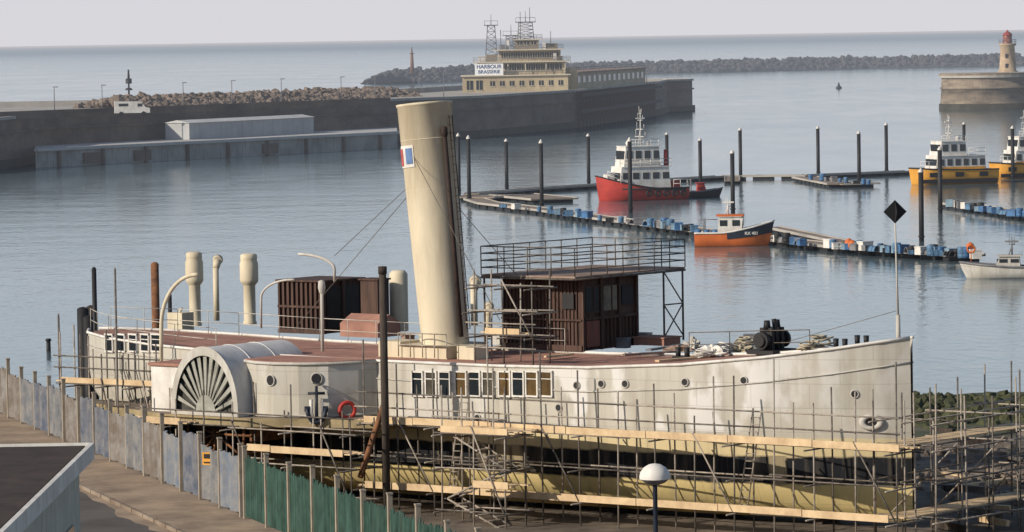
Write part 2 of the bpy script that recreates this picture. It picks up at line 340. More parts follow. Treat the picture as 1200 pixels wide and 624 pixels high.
for i in range(NT+1):
    q=(i/NT)**1.25; t=q*LEN; zt=interp(T,ZT,q); zk=interp(T,ZK,q); x=-t
    zs=[zt,max(6,zk+1.5),max(5,zk+1.1),max(4,zk+.8),max(2.8,zk+.5),max(1.9,zk+.25)]
    half=[(hb(t,z),z) for z in zs]+[(hb(t,zs[-1])*.6,zk+.08)]
    rings.append([(x,-y,z) for y,z in half]+[(x,0,zk)]+[(x,y,z) for y,z in half[::-1]])
m=MB(); m.loft(rings); m.make("hull",HULL,ship,fix=True)
m=MB()
for sgn in(-1,1):
    pts=[(-q*LEN,sgn*(interp(T,BD,q)+.02),interp(T,ZT,q)+.02) for q in [i/50 for i in range(51)]]
    m.path(pts,.065,6,0)
    pts=[(-q*LEN,sgn*(interp(T,BD,q)+.02),interp(T,ZT,q)-.95*min(1,max(.55,1.3-q))) for q in [i/50 for i in range(0,50)]]
    m.path(pts,.035,5,1)
m.make("gunwale",[WHITE,PALE],ship)
def zd(q): return interp(T,ZT,q)-(.5 if q<.11 else max(.04,.5-(q-.11)*9))
m=MB(); last=None
for i in range(61):
    q=.004+i/60*.99; y=interp(T,BD,q)-.03
    cur=[(-q*LEN,-y,zd(q)),(-q*LEN,y,zd(q))]
    if last: m.add([last[0],last[1],cur[1],cur[0]],[(0,1,2,3)],1 if q<.16 else 0)
    last=cur
WL=[(285,4.0),(283,5.2),(288,6.0),(300,6.5),(320,6.6),(350,6.3),(385,5.6),(420,4.5),(442,3.72)]
wl=[sp(u,455,o) for u,o in WL]
poly=[(p.x,p.y) for p in wl]+[(wl[-1].x,-3.0),(wl[0].x,-3.0)]
m.prism(poly,6.9,7.06,0)
m.make("deck",[DECK,DECKG],ship)
m=MB()
for a,c_ in zip(wl,wl[1:]): m.add([(a.x,a.y,4.7),(c_.x,c_.y,4.7),(c_.x,c_.y,6.99),(a.x,a.y,6.99)],[(0,1,2,3)],0,False)
m.path([(p.x,p.y-.03,6.97) for p in wl],.07,6,1); m.path([(p.x,p.y-.03,4.8) for p in wl],.06,6,1)
m.make("sponson_house_wall",[HULL,PALE],ship)
def wallnorm(u):
    for (a,c_),(p,q) in zip(zip(WL,WL[1:]),zip(wl,wl[1:])):
        if a[0]<=u<=c_[0]: k=(u-a[0])/(c_[0]-a[0]); return a[1]+(c_[1]-a[1])*k, math.atan2(q.y-p.y,q.x-p.x)
def porthole(p,ang,r=.2,name="porthole"):
    M=Matrix.Translation(p)@Matrix.Rotation(ang,4,'Z')@Matrix.Rotation(math.pi/2,4,'X')
    m=MB(); m.torus((0,0,.0),r,.03,M,16,6,0); m.add([(r*math.cos(a*math.pi/8),r*math.sin(a*math.pi/8),.02) for a in range(16)],[tuple(range(16))],1,False,M)
    m.make(name,[PALE,BLACK],ship,fix=False)
for u,v in((317,446),(371,444)):
    o,a=wallnorm(u); p=sp(u,v,o+.03); porthole(p,a,.23)
def onhull(u,v):
    o=3.5
    for _ in range(12): p=sp(u,v,o); o=.5*o+.5*hb(-p.x,p.z)
    p=sp(u,v,o); sl_=(hb(-p.x+.3,p.z)-hb(-p.x-.3,p.z))/.6
    return p,math.atan(sl_)
for u,v in((676,452),(705,450),(733,450),(803,448),(872,446),(655,478),(1002,462),(560,490)):
    p,a=onhull(u,v); p.y-=.03; porthole(p,a,.15)
def hwindow(u,v,wd,hg,glass=GLASS):
    p,a=onhull(u,v); M=Matrix.Translation(p)@Matrix.Rotation(a,4,'Z')
    m=MB(); m.box((0,-.02,0),(wd,.06,hg),mat=1,M=M)
    for dx in(-wd/2,wd/2): m.box((dx,-.04,0),(.06,.1,hg+.08),mat=0,M=M)
    for dz in(-hg/2,hg/2): m.box((0,-.045,dz),(wd+.06,.11,.07),mat=0,M=M)
    m.box((0,-.04,hg*.2),(wd,.07,.035),mat=0,M=M)
    m.make("window",[WHITE,glass],ship)
BRG=mat("brown_glass",(.13,.08,.03),.35,.5,2,0); OLG=mat("dull_pane",(.1,.09,.07),.3,.5,2,0)
for i,u in enumerate((490,506,522,541,557,573,592,608,624,641)): hwindow(u,450,.56,1.0,(GLASS,OLG,GLASS,BRG,GLASS,OLG,BRG,GLASS,BRG,BRG)[i])
for u in(129,143,157,171,184): hwindow(u,402,.6,.75)
p,a=onhull(1022,495); M=Matrix.Translation(p+Vector((0,-.05,0)))@Matrix.Rotation(a,4,'Z')@Matrix.Rotation(math.pi/2,4,'X')@Matrix.Diagonal((1.5,1,1,1))
m=MB(); m.torus((0,0,0),.24,.09,M); m.add([(.22*math.cos(a*math.pi/8),.22*math.sin(a*math.pi/8),0) for a in range(16)],[tuple(range(16))],1,False,M); m.make("hawse_pipe",[PALE,BLACK],ship,fix=False)
pc=sp(241,480,7.2)
xc=pc.x
m=MB()
for sg in(-1,1):
    poly=[(xc+12,3.6*sg),(xc+5.5,6.0*sg),(xc+2.4,7.3*sg),(xc-2.4,7.3*sg),(xc-6,6.0*sg),(xc-12,3.4*sg)]
    if sg>0: poly=poly[::-1]
    m.prism(poly,4.35,4.72,1,0)
m.make("sponson",[PONT,TAN],ship)
SLAT=mat("pale_grey_slats",(.36,.36,.32),.85,.4,1.5,.1,col2=(.24,.24,.21))
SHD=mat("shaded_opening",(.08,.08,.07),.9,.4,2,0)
def paddle(sg,name,dz):
    yo=7.25*sg; yi=2.3*sg; zb=4.73; hh=pc.z+2.6-zb-dz; aa=1.85
    m=MB(); N=28
    arc=[(xc+aa*math.cos(math.pi*i/N),zb+hh*math.sin(math.pi*i/N)**.85) for i in range(N+1)]
    m.loft([[(x,yo,z) for x,z in arc],[(x,yi,z) for x,z in arc]],0,True)
    m.add([(x,yi,z) for x,z in arc],[tuple(range(N+1))],0)
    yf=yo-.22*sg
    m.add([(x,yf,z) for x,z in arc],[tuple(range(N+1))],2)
    def ring_(k0,k1,y,mt):
        inn=[(xc+(x-xc)*k0,y,zb+(z-zb)*k0) for x,z in arc]; out=[(xc+(x-xc)*k1,y,zb+(z-zb)*k1) for x,z in arc]
        m.loft([inn,out],mt,False)
    ring_(.88,1.015,yo+.03*sg,1)
    ring_(.0,.3,yo-.04*sg,3)
    for i in range(1,N):
        if i%2==0:
            x,z=arc[i]; dx,dz_=(x-xc),(z-zb); l_=math.hypot(dx,dz_)
            A=(xc+dx*.28,zb+dz_*.28);B_=(xc+dx*.9,zb+dz_*.9); wa,wb_=.035,.1
            px,pz=-dz_/l_,dx/l_
            m.add([(A[0]+px*wa,yo-.06*sg,A[1]+pz*wa),(A[0]-px*wa,yo-.06*sg,A[1]-pz*wa),(B_[0]-px*wb_,yo-.06*sg,B_[1]-pz*wb_),(B_[0]+px*wb_,yo-.06*sg,B_[1]+pz*wb_)],[(0,1,2,3)],3)
    m.box((xc,yo-.05*sg,zb+.08),(2*aa,.2,.15),mat=1)
    for yy in(yo-1.6*sg,yo-3.2*sg): m.path([(x,yy,z+.005) for x,z in arc],.025,5,0)
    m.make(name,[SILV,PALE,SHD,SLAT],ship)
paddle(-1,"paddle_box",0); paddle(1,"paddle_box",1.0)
m=MB(); 
for k in range(11):
    a=2*math.pi*k/11; cx,cz=xc,3.9
    m.tube((cx,-6.6,cz),(cx+2*math.cos(a),-6.6,cz+2*math.sin(a)*.95),.06,None,5)
    m.box((cx+1.95*math.cos(a),-5.4,cz+1.85*math.sin(a)),(.12,2.4,.55))
m.torus((0,0,0),1.6,.06,Matrix.Translation((xc,-6.6,3.9))@Matrix.Rotation(math.pi/2,4,'X')); m.make("paddle_wheel",[RUST],ship)
m=MB(); m.box((xc-2.9,-5.0,5.7),(1.6,3.0,1.95)); m.box((xc-2.9,-5.0,6.72),(1.8,3.2,.12),mat=1); m.make("sponson_cabin",[WHITE,DECK],ship)
# funnel
fb=sp(521,388,0); ft=sp(497,121,0); ax=(ft-fb).normalized()
def frame(o,z,xh=Vector((0,-1,0))):
    z=z.normalized(); x=(xh-z*xh.dot(z)).normalized(); y=z.cross(x)
    return Matrix(((x.x,y.x,z.x,o.x),(x.y,y.y,z.y,o.y),(x.z,y.z,z.z,o.z),(0,0,0,1)))
FL=(ft-fb).length; MF=frame(fb,ax)
m=MB(); m.lathe((0,0,0),[(1.0,-.8),(1.0,0),(1.02,.2),(1.09,FL*.5),(1.15,FL-.12),(1.19,FL-.1),(1.19,FL),(1.08,FL),(1.05,FL-1.5),(.2,FL-1.6)],40,0,MF)
for z in(FL*.18,FL*.42,FL*.62,FL*.84): m.torus((0,0,z),1.0+.15*z/FL,.02,MF,40,5)
fun=m.make("funnel",[CREAM],ship)
a=math.radians(74)
def fpt(ang,z,r): return MF@Vector((r*math.cos(ang),r*math.sin(ang),z))
m=MB(); m.path([fpt(a,-.3,1.18),fpt(a,FL*.84,1.28)],.1,8); m.lathe((0,0,0),[(.1,0),(.15,.1),(.15,.4),(.06,.45)],10,0,frame(fpt(a,FL*.84,1.28),ax)); m.make("steam_pipe",[DRUST],fun)
m=MB()
for k in range(28): m.tube(fpt(a+.3,k*.33,1.2),fpt(a+.5,k*.33,1.2),.015,None,4)
m.tube(fpt(a+.3,0,1.2),fpt(a+.3,9,1.25),.02,None,4); m.tube(fpt(a+.5,0,1.2),fpt(a+.5,9,1.25),.02,None,4)
m.make("ladder",[DRUST],fun)
def patch(a0,a1,z0,z1,mt,off,parent=fun,name="funnel_emblem"):
    m=MB();N=10
    m.loft([[MF@Vector(((1.13+off)*math.cos(a0+(a1-a0)*i/N),(1.13+off)*math.sin(a0+(a1-a0)*i/N),z)) for i in range(N+1)] for z in(z0,z1)]); m.make(name,mt,parent,fix=False)
zc=FL*.775
BLF=mat("faded_flag_blue",(.13,.22,.42),.8,.3,3,0); RDF=mat("faded_flag_red",(.5,.1,.1),.8,.3,3,0)
patch(-.9,.1,zc-.5,zc+.42,WHITE,.02); patch(-.3,.04,zc-.36,zc+.3,BLF,.035); patch(-.85,-.5,zc-.42,zc+.3,RDF,.035)
m=MB(); m.box((fb.x-.1,0,7.2),(2.6,2.7,.5)); m.box((fb.x-.1,0,7.47),(2.7,2.8,.05)); m.box((fb.x-2.0,-.6,7.25),(1.2,1.3,.7)); m.box((fb.x+1.9,-.5,7.2),(.9,1.0,.6)); m.make("funnel_casing",[CREAM],ship)
m=MB()
for k in range(5): m.tube((fb.x-1.3+.65*k,-1.5,7.0),(fb.x-1.3+.65*k,-1.5,8.0),.025,None,5)
for z in(7.5,8.0): m.tube((fb.x-1.3,-1.5,z),(fb.x+1.3,-1.5,z),.025,None,5)
m.make("railing",[STEELL],ship)
m=MB()
for q in((392,300,-3.4),(350,380,3.2),(585,330,3),(640,330,-3)):
    e=sp(q[0],q[1],q[2]); e.z=min(e.z,8.8) if q[0]!=392 else e.z; m.tube(fpt(math.pi if q[0]<500 else 0,FL*.78,1.1),e,.014,None,4)
m.make("guy_wire",[STEEL],ship)
def vent(u,vb,vt,r,zdk=7.1,mt=CREAM):
    p=sz(u,vb,zdk); wpos=toworld(p); h=(vb-vt)*wpos.y/FP
    m=MB(); m.lathe(p,[(r*1.15,0),(r*1.15,.1),(r,.15),(r,h*.55),(r*1.1,h*.56),(r*1.5,h*.6),(r*1.55,h*.63),(r*1.55,h*.86),(r*1.35,h*.9),(r*1.4,h*.92),(r*1.4,h*.98),(r*.9,h),(0.01,h)],20); m.make("ventilator",[mt],ship); return p
vent(229,382,295,.27); vent(293,380,297,.28)
def cowl(u,vb,vt,r):
    p=sz(u,vb,7.1); h=(vb-vt)*toworld(p).y/FP
    m=MB(); m.tube(p,p+Vector((0,0,h-.35)),r,r,12); m.tube(p+Vector((0,0,h-.4)),p+Vector((-.1,.25,h-.05)),r*1.05,r*1.5,14); m.tube(p+Vector((-.1,.25,h-.05)),p+Vector((-.3,.5,h)),r*1.5,r*1.8,14); m.make("cowl_ventilator",[CREAM],ship)
cowl(254,376,305,.14); cowl(556,382,330,.16); cowl(532,396,356,.14); cowl(572,398,360,.12)
p=sz(468,388,7.05); m=MB(); m.lathe(p,[(.42,0),(.42,2.6),(.3,2.75),(.01,2.78)],20); m.make("water_tank",[CREAM],ship)
p=sz(440,390,7.05); m=MB(); m.box(p+Vector((0,0,1.2)),(1.0,.8,2.4)); m.box(p+Vector((0,0,2.43)),(1.15,.95,.08)); m.make("deck_locker",[BROWN],ship)
def slathouse(corner,lx,ly,h,name,label=None,m2=BLACK):
    C=corner; m=MB(); cx=C.x-lx/2; cy=C.y+ly/2
    m.box((cx,cy,C.z+h/2),(lx-.1,ly-.1,h),mat=0)
    k=int(lx/.28)
    for i in range(k+1): m.box((C.x-lx+.06+i*(lx-.12)/k,C.y,C.z+h/2),(.1,.12,h-.05),mat=0)
    m.box((cx,C.y-.02,C.z+h*.52),(lx,.14,.1),mat=0); m.box((cx,C.y-.02,C.z+.1),(lx,.16,.2),mat=0)
    m.box((C.x+.0,cy,C.z+h*.5),(.06,ly-.6,h*.8),mat=1)
    for yy in(C.y+.1,C.y+ly-.1,cy): m.box((C.x+.03,yy,C.z+h/2),(.12,.16,h),mat=0)
    m.box((cx,cy,C.z+h+.05),(lx+.2,ly+.2,.08),mat=2)
    return m.make(name,[BROWN,m2,BROWN],ship)
C=sz(378,392,7.0); slathouse(C,2.6,2.9,2.35,"deckhouse")
C=sz(424,395,7.0); m=MB(); m.box(C+Vector((0,.6,.3)),(2.2,1.6,.6)); 
m.add([C+Vector(q) for q in((-1.1,-.2,.6),(1.1,-.2,.6),(1.1,1.4,.6),(-1.1,1.4,.6),(-1.1,.6,1.0),(1.1,.6,1.0))],[(0,1,5,4),(2,3,4,5),(0,4,3),(1,2,5)]); m.make("skylight",[DECK],ship)
# wheelhouse
C=sz(683,412,7.05); lx,ly,h=4.3,3.9,3.05
cx=C.x-lx/2; cy=C.y+ly/2
m=MB(); m.box((cx,cy,C.z+h/2),(lx-.1,ly-.1,h))
for i in range(22): m.box((C.x-lx+.1+i*(lx-.2)/21,C.y+.03+R.uniform(-.01,.01),C.z+h/2),(.045,.08,h))
m.box((cx,C.y-.01,C.z+1.3),(lx,.12,.08)); m.box((cx,C.y-.01,C.z+.12),(lx,.14,.24))
for yy in(0.05,1.3,2.6,3.85): m.box((C.x,C.y+yy,C.z+h/2),(.14,.14,h))
for i in range(14): m.box((C.x-.02,C.y+.1+i*ly/14.4,C.z+.7),(.1,.04,1.3))
m.box((C.x,cy,C.z+1.35),(.14,ly,.12))
wh=m.make("wheelhouse",[BROWN],ship)
RB=mat("reddish_panel",(.2,.08,.06),.75,.3,2,.05,stretch=(1,1,.3))
LG=mat("pale_window_board",(.2,.17,.13),.5,.5,2,.05)
m=MB(); m.box((C.x+.02,C.y+.68,C.z+.7),(.08,.9,1.1)); m.make("door",[RB],wh)
for k,yy in enumerate((.68,1.95)):
    m=MB(); m.box((C.x-.01,C.y+yy,C.z+2.15),(.08,.95,1.1),mat=0); 
    for z in(-.55,.55): m.box((C.x+.03,C.y+yy,C.z+2.15+z),(.06,1.0,.05),mat=1)
    m.box((C.x+.035,C.y+yy+.1,C.z+2.15),(.05,.05,1.1),mat=1); m.make("window",[LG if k==1 else BLACK,BROWN],wh)
m=MB(); m.box((C.x-.01,C.y+3.2,C.z+2.2),(.08,.8,.8)); m.make("window",[BLACK],wh)
m=MB(); m.box((C.x-.7,C.y-.03,C.z+2.1),(.6,.08,.65)); m.make("window",[BLACK],wh)
x0,x1,y0,y1,zb=C.x-4.6,C.x+.4,C.y-1.0,C.y+6.9,C.z+h+.05
m=MB(); m.box(((x0+x1)/2,(y0+y1)/2,zb+.07),(x1-x0,y1-y0,.07),mat=0)
for aa_,bb_ in(((x0,y0),(x1,y0)),((x1,y0),(x1,y1)),((x1,y1),(x0,y1)),((x0,y1),(x0,y0))): m.tube((aa_[0],aa_[1],zb-.02),(bb_[0],bb_[1],zb-.02),.05,None,6,1)
for xx,yy in((x1,y1-.2),(x0,y0+.2),(x0+2,y1-.2),(x1,y1-1.6)): m.tube((xx,yy,7.1),(xx,yy,zb),.045,mat=1)
m.tube((x1,y1-.2,7.3),(x1,y1-1.6,8.7),.03,mat=1); m.tube((x1,y1-1.6,7.3),(x1,y1-.2,8.7),.03,mat=1); m.tube((x1,y1-.2,8.7),(x1,y1-1.6,8.7),.03,mat=1); m.tube((x1,y1-.2,8.7),(x1,y1-1.6,zb),.03,mat=1)
br=m.make("bridge_platform",[DECKG,STEEL],ship)
def railing(pts,h,nr,name,parent,mt=STEEL,sp_=1.1,r=.03):
    m=MB()
    for a,c_ in zip(pts,pts[1:]):
        a=Vector(a);c_=Vector(c_); k=max(1,int((c_-a).length/sp_))
        for i in range(k+1): q=a.lerp(c_,i/k); m.tube(q,q+Vector((0,0,h)),r,None,5)
        for j in range(1,nr+1): d=Vector((0,0,h*j/nr)); m.tube(a+d,c_+d,r,None,5)
    return m.make(name,[mt],parent)
railing([(x0,y0,zb+.1),(x1,y0,zb+.1),(x1,y1,zb+.1),(x0,y1,zb+.1),(x0,y0,zb+.1)],1.2,4,"railing",br,STEEL,1.1,.026)
def davit(pts,r,mt=CREAM):
    m=MB(); m.path(pts,r,8); m.make("davit",[mt],ship)
def arc(u0_,v0_,u1_,v1_,o,n=14):
    a=sp(u0_,v0_,o); e=sp(u1_,v1_,o); return [Vector((a.x+(e.x-a.x)*(1-math.cos(t)),a.y,a.z+(e.z-a.z)*math.sin(t))) for t in [math.pi/2*i/n for i in range(n+1)]]
davit([sp(189,450,5.2)]+arc(189,385,232,322,5.2),.085)
davit([sp(306,385,-1)]+arc(306,350,345,328,-1),.05,PALE)
pts=arc(392,316,350,298,-2.5); davit([sp(392,330,-2.5)]+pts,.06,PALE)
davit([sp(378,412,3.2),sp(377,338,3.2)],.07,PALE); m=MB(); m.lathe(sp(377,338,3.2),[(.1,-.2),(.16,0),(.14,.3),(.01,.35)],10); m.make("deck_lamp",[PALE],ship)
pts=[(-q*LEN,-interp(T,BD,q)+.15,interp(T,ZT,q)) for q in(.99,.96,.93,.88,.82,.76)]; railing(pts,1.0,2,"railing",ship,PALE,1.5,.018)
pts=[(-q*LEN,interp(T,BD,q)-.15,interp(T,ZT,q)) for q in(.99,.93,.86,.76,.65,.55,.45)]; railing(pts,1.0,2,"railing",ship,PALE,1.5,.018)
pts=[(-q*LEN,interp(T,BD,q)-.15,zd(q)) for q in(.3,.25,.2,.15)]; railing(pts,1.0,2,"railing",ship,STEEL,1.5,.02)
p=sz(212,392,7.05); m=MB(); m.box(p+Vector((0,0,.5)),(.9,.8,1)); m.tube(p+Vector((-.8,0,0)),p+Vector((.1,0,1.2)),.06); m.make("companion_hatch",[CREAM],ship)
# windlass
p=sz(905,414,7.3); m=MB()
m.tube(p+Vector((0,-.75,.55)),p+Vector((0,.75,.55)),.2,None,14)
for yy in(-.75,.75): m.tube(p+Vector((0,yy-.1,.55)),p+Vector((0,yy+.1,.55)),.36,None,16); m.tube(p+Vector((0,yy-.2,.55)),p+Vector((0,yy+.2,.55)),.24,None,12)
for yy in(-.35,.35): m.box(p+Vector((0,yy,.5)),(.6,.18,1.1)); m.tube(p+Vector((0,yy,1.0)),p+Vector((0,yy,1.35)),.16,.12,8)
m.tube(p+Vector((.3,0,0)),p+Vector((.1,0,1.4)),.1,None,8); m.box(p+Vector((0,0,.08)),(1.3,1.8,.16)); m.make("windlass",[BLACK],ship)
p=Vector((-.6,0,7.7)); tp=sp(1049,262,0)
m=MB(); m.tube(p,p+Vector((0,0,1.6)),.1,.085,10); q=p+Vector((0,0,1.6)); m.tube(q,tp,.045,.03,8); js=m.make("jackstaff",[PALE],ship)
M=Matrix.Translation(tp+Vector((0,0,.45)))@Matrix.Rotation(-ANG,4,'Z')
m=MB(); s_=.46
for rot in(.1,math.pi/2+.1): m.add([(s_,0,0),(0,0,s_),(-s_,0,0),(0,0,-s_)],[(0,1,2,3)],0,False,M@Matrix.Rotation(rot,4,'Z'))
m.make("diamond_topmark",[BLACK],js,fix=False)
m=MB(); m.tube(tp-Vector((0,0,3.4)),sz(925,400,8.0),.015,None,4); m.make("stay_wire",[STEEL],ship)
for (u,v) in((985,410),(800,420),(1010,406)):
    p=sz(u,v,7.35 if u>900 else 7.1); m=MB(); m.box(p+Vector((0,0,.04)),(.8,.35,.08))
    for dx in(-.22,.22): m.tube(p+Vector((dx,0,0)),p+Vector((dx,0,.45)),.1,.12,10)
    m.make("bollard",[BLACK],ship)
p=sz(770,404,7.1); m=MB(); m.box(p+Vector((0,0,.15)),(1.6,1.2,.3)); m.box(p+Vector((0,0,.33)),(1.7,1.3,.06)); m.make("hatch",[DECK],ship)
def ropepile(u,v,z,rad,label,mt=ROPE,k=7):
    p=toworld(sz(u,v,z)); m=MB()
    for j in range(k):
        c=Vector((R.uniform(-.2,.2)*rad,R.uniform(-.2,.2)*rad,.07+j*.06)); m.torus(c,rad*R.uniform(.4,.9),.035,Matrix.Rotation(R.uniform(-.3,.3),4,'X')@Matrix.Rotation(R.uniform(-.3,.3),4,'Y'),18,5)
    m.make("rope_coil",[mt],None,p,label=label,category="rope",group="coils of rope on the foredeck")
ropepile(962,412,7.45,.6,"heap of coiled tan rope on the foredeck",ROPE,10); ropepile(945,415,7.4,.4,"small coil of rope on the foredeck")
ropepile(850,414,7.2,.5,"pale coiled hose lying on the deck",WHITE,6); ropepile(822,420,7.12,.5,"loose pale rope heaped on the deck",PALE,5); ropepile(872,410,7.25,.5,"heap of coiled tan rope on the foredeck",ROPE,8)
def lump(name,u,v,z,sx_,sy_,sz_,mt,label,cat):
    p=toworld(sz(u,v,z)); m=MB(); N=22;K=9
    rings=[]
    for j in range(K+1):
        el=math.pi/2*j/K; rg=[]
        for i in range(N):
            a=2*math.pi*i/N; rr=1+.8*mnoise.noise(Vector((math.cos(a)*2.4+u,math.sin(a)*2.4,el*3)))
            rg.append((sx_*rr*math.cos(el)*math.cos(a),sy_*rr*math.cos(el)*math.sin(a),sz_*rr*math.sin(el)+.01))
        rings.append(rg)
    m.loft(rings,0,False,True); m.make(name,[mt],None,p,ANG,label=label,category=cat)
lump("tarpaulin",835,417,7.15,.7,.4,.32,WHITE,"crumpled white tarpaulin on the foredeck","tarpaulin")
lump("tarpaulin",868,413,7.2,.6,.4,.36,ROPE,"beige tarpaulin bundled on the foredeck","tarpaulin")
lump("tarpaulin",812,410,7.12,.4,.35,.35,PALE,"crumpled grey tarpaulin on the foredeck","tarpaulin")
lump("tarpaulin",795,412,7.1,.6,.4,.2,DECKG,"brown canvas heap on the deck","tarpaulin")
def timber(u0_,v0_,u1_,v1_,z,label,mt=PLANK,w_=.25,t_=.08):
    a=survey(u0_,v0_,z);c_=survey(u1_,v1_,z); d=c_-a
    m=MB(); m.box((0,0,t_/2+.02),(d.length,w_,t_)); m.make("loose_plank",[mt],None,(a+c_)/2,math.atan2(d.y,d.x),label=label,category="plank",group="loose planks")
timber(770,425,830,420,7.1,"loose plank lying on the foredeck"); timber(640,420,670,417,7.02,"loose plank lying on deck")
timber(760,412,800,406,7.1,"grey plank lying on the foredeck",GREY); timber(730,418,790,414,7.08,"brown plank lying on the foredeck",DECKG); timber(560,412,600,406,7.02,"loose plank lying on deck",PLANK)
for u,v,mt,lb_ in((755,402,PALE,"pale tool crate standing on the deck"),(880,404,GREY,"grey tool crate on the foredeck"),(500,402,CREAM,"cream wooden box on deck by the funnel"),(478,404,DECKG,"brown wooden box on deck by the funnel"),(585,404,PALE,"pale tool crate standing on the deck"),(730,408,GREY,"grey tool crate on the foredeck")):
    m=MB(); m.box((0,0,.2),(.55,.42,.4)); m.box((0,0,.42),(.6,.46,.05)); m.make("tool_crate",[mt],None,toworld(sz(u,v,7.02 if u<870 else 7.25)),ANG+R.uniform(-.5,.5),label=lb_,category="crate",group="crates on the steamer deck")
o,a=wallnorm(407); p=sp(407,481,o+.25); M=Matrix.Rotation(math.pi/2,4,'X')
m=MB(); m.torus((0,0,0),.32,.09,M); m.make("lifebuoy",[REDP],None,toworld(p),ANG+a,label="red ring lifebuoy hanging on the white sponson wall",category="lifebuoy")
o,a=wallnorm(371); p=sp(371,497,o+.4)
m=MB(); m.tube((0,0,0),(0,.2,1.55),.08,.06); m.path([(-.4,0,.65),(-.34,0,.33),(-.2,0,.12),(0,0,.05),(.2,0,.12),(.34,0,.33),(.4,0,.65)],.09,6); m.tube((-.35,.15,1.25),(.35,.15,1.25),.06); m.torus((0,.2,1.68),.12,.035,Matrix.Identity(4))
for s_ in(-1,1): m.box((s_*.38,0,.62),(.22,.07,.22))
for s_ in(-1,1): m.tube((s_*.22,.05,0),(s_*.22,.05,1.0),.07,None,8,1)
m.make("anchor",[NAVY,WHITE],None,toworld(p),ANG+a,label="dark stocked anchor with white uprights against sponson wall",category="anchor")
# ---------------- SCAFFOLDING
TM=[STEEL,STEELL]
def scaff(name_label,ts,os,zb,zts,levels,plats,braces=True,rails=(),tr=2,bstep=3):
    rt_=root("scaffolding",name_label,"scaffolding",Bo,ANG)
    def pole(a,c_,nm): 
        m=MB(); m.tube(a,c_,.034,None,6); m.make(nm,[R.choice(TM)],rt_)
    for i,t in enumerate(ts):
        for k,o in enumerate(os):
            pole((-t,-o,zb),(-t+R.uniform(-.08,.08),-o,R.choice(zts)+R.uniform(-.3,.3)),"upright_tube")
    t0,t1=ts[0],ts[-1]
    for z in levels:
        for o in os:
            t=t0
            while t<t1-.1:
                e=min(t1,t+6.3); pole((-t+.3,-o-.06,z+R.uniform(-.05,.05)),(-e-.3,-o-.06,z+R.uniform(-.05,.05)),"ledger_tube"); t=e
        for t in ts[::tr]: pole((-t+.05,-os[0]+.5,z-.08),(-t+.05,-os[-1]-.5-R.uniform(0,.4),z-.08),"transom_tube")
    for z in rails:
        t=t0
        while t<t1-.1:
            e=min(t1,t+6.3); pole((-t+.2,-os[-1]-.07,z),(-e-.4,-os[-1]-.07,z),"guard_rail"); t=e
    if braces:
        for i in range(0,len(ts)-2,bstep): 
            a,c_=ts[i],ts[i+1]; pole((-a,-os[-1]-.1,levels[0]),(-c_,-os[-1]-.1,levels[-1]+.3),"diagonal_brace")
    for (z,oa,ob,ta,tb) in plats:
        k=max(2,int((ob-oa)/.24)); m=MB()
        for j in range(k):
            t=ta-R.uniform(0,.6)
            while t<tb:
                e=min(tb+R.uniform(0,.4),t+3.9); m.box((-(t+e)/2,-(oa+(j+.5)*(ob-oa)/k),z+.04+R.uniform(0,.02)),(e-t-.03,(ob-oa)/k-.02,.05)); t=e
        t=ta-.2
        while t<tb:
            e=min(tb,t+3.9); m.box((-(t+e)/2,-ob-.03-R.uniform(0,.02),z+.1+R.uniform(-.02,.02)),(e-t-.04,.045,.28)); t=e
        m.make("board_platform",[PLANK],rt_)
    return rt_
ts=[-3.0+i*1.85 for i in range(15)]
scaff("galvanised tube scaffolding with timber boards along the steamer hull",ts,(4.5,5.8),.6,(6.2,6.6,7.0,8.0,5.9),(2.0,3.3,4.65),[(2.02,4.8,5.85,-2.5,22.8),(4.7,4.8,5.85,-3,22.8)],True,(5.3,5.9),2,4)
for t_,z0_,z1_ in((4.2,2.1,5.9),(18.5,2.1,5.9)):
    m=MB()
    for s_ in(-.2,.2): m.tube((-t_+s_,-5.5,0),(-t_+s_+.5,-5.2,z1_-z0_),.03,None,5)
    for k in range(int((z1_-z0_)/.28)): q=(k+.5)*.28/(z1_-z0_); m.tube((-t_-.2+.5*q,-5.5+.3*q,(z1_-z0_)*q),(-t_+.2+.5*q,-5.5+.3*q,(z1_-z0_)*q),.02,None,4)
    m.make("ladder",[STEELL],None,toworld((0,0,z0_)),ANG,label="metal ladder leaning inside the hull scaffolding",category="ladder",group="ladders on the hull scaffolding")
rt2=root("scaffolding","tube scaffolding wrapped around the steamer bow","scaffolding",Bo,ANG)
for x in(1.2,2.6,4.0):
    for y in(-4.6,-2.6,-.6,1.4,3.4,5.4):
        m=MB(); m.tube((x+R.uniform(-.1,.1),y,.5),(x,y,R.choice((5.6,6.4,7.0))+R.uniform(-.3,.3)),.034,None,6); m.make("upright_tube",[R.choice(TM)],rt2)
for x in(1.2,2.6,4.0):
    for z in(1.9,3.4,4.6,5.6):
        m=MB(); m.tube((x,-4.9,z),(x,6,z+R.uniform(-.1,.1)),.034,None,6); m.make("ledger_tube",[R.choice(TM)],rt2)
for y in(-3.4,0,3.6):
    for z in(1.95,3.35,4.65,5.65):
        m=MB(); m.tube((.6,y,z),(4.6,y,z),.034,None,6); m.make("transom_tube",[R.choice(TM)],rt2)
    m=MB(); m.tube((1,y+.1,1.9),(4.1,y+.1,4.8),.034,None,6); m.make("diagonal_brace",[R.choice(TM)],rt2)
for zz_ in(4.72,1.98):
    m=MB()
    for k in range(5): m.box((1.35+k*.26,0.5,zz_),(.24,9.6,.05))
    m.make("board_platform",[PLANK],rt2)
tt=-sp(560,560,7.6).x
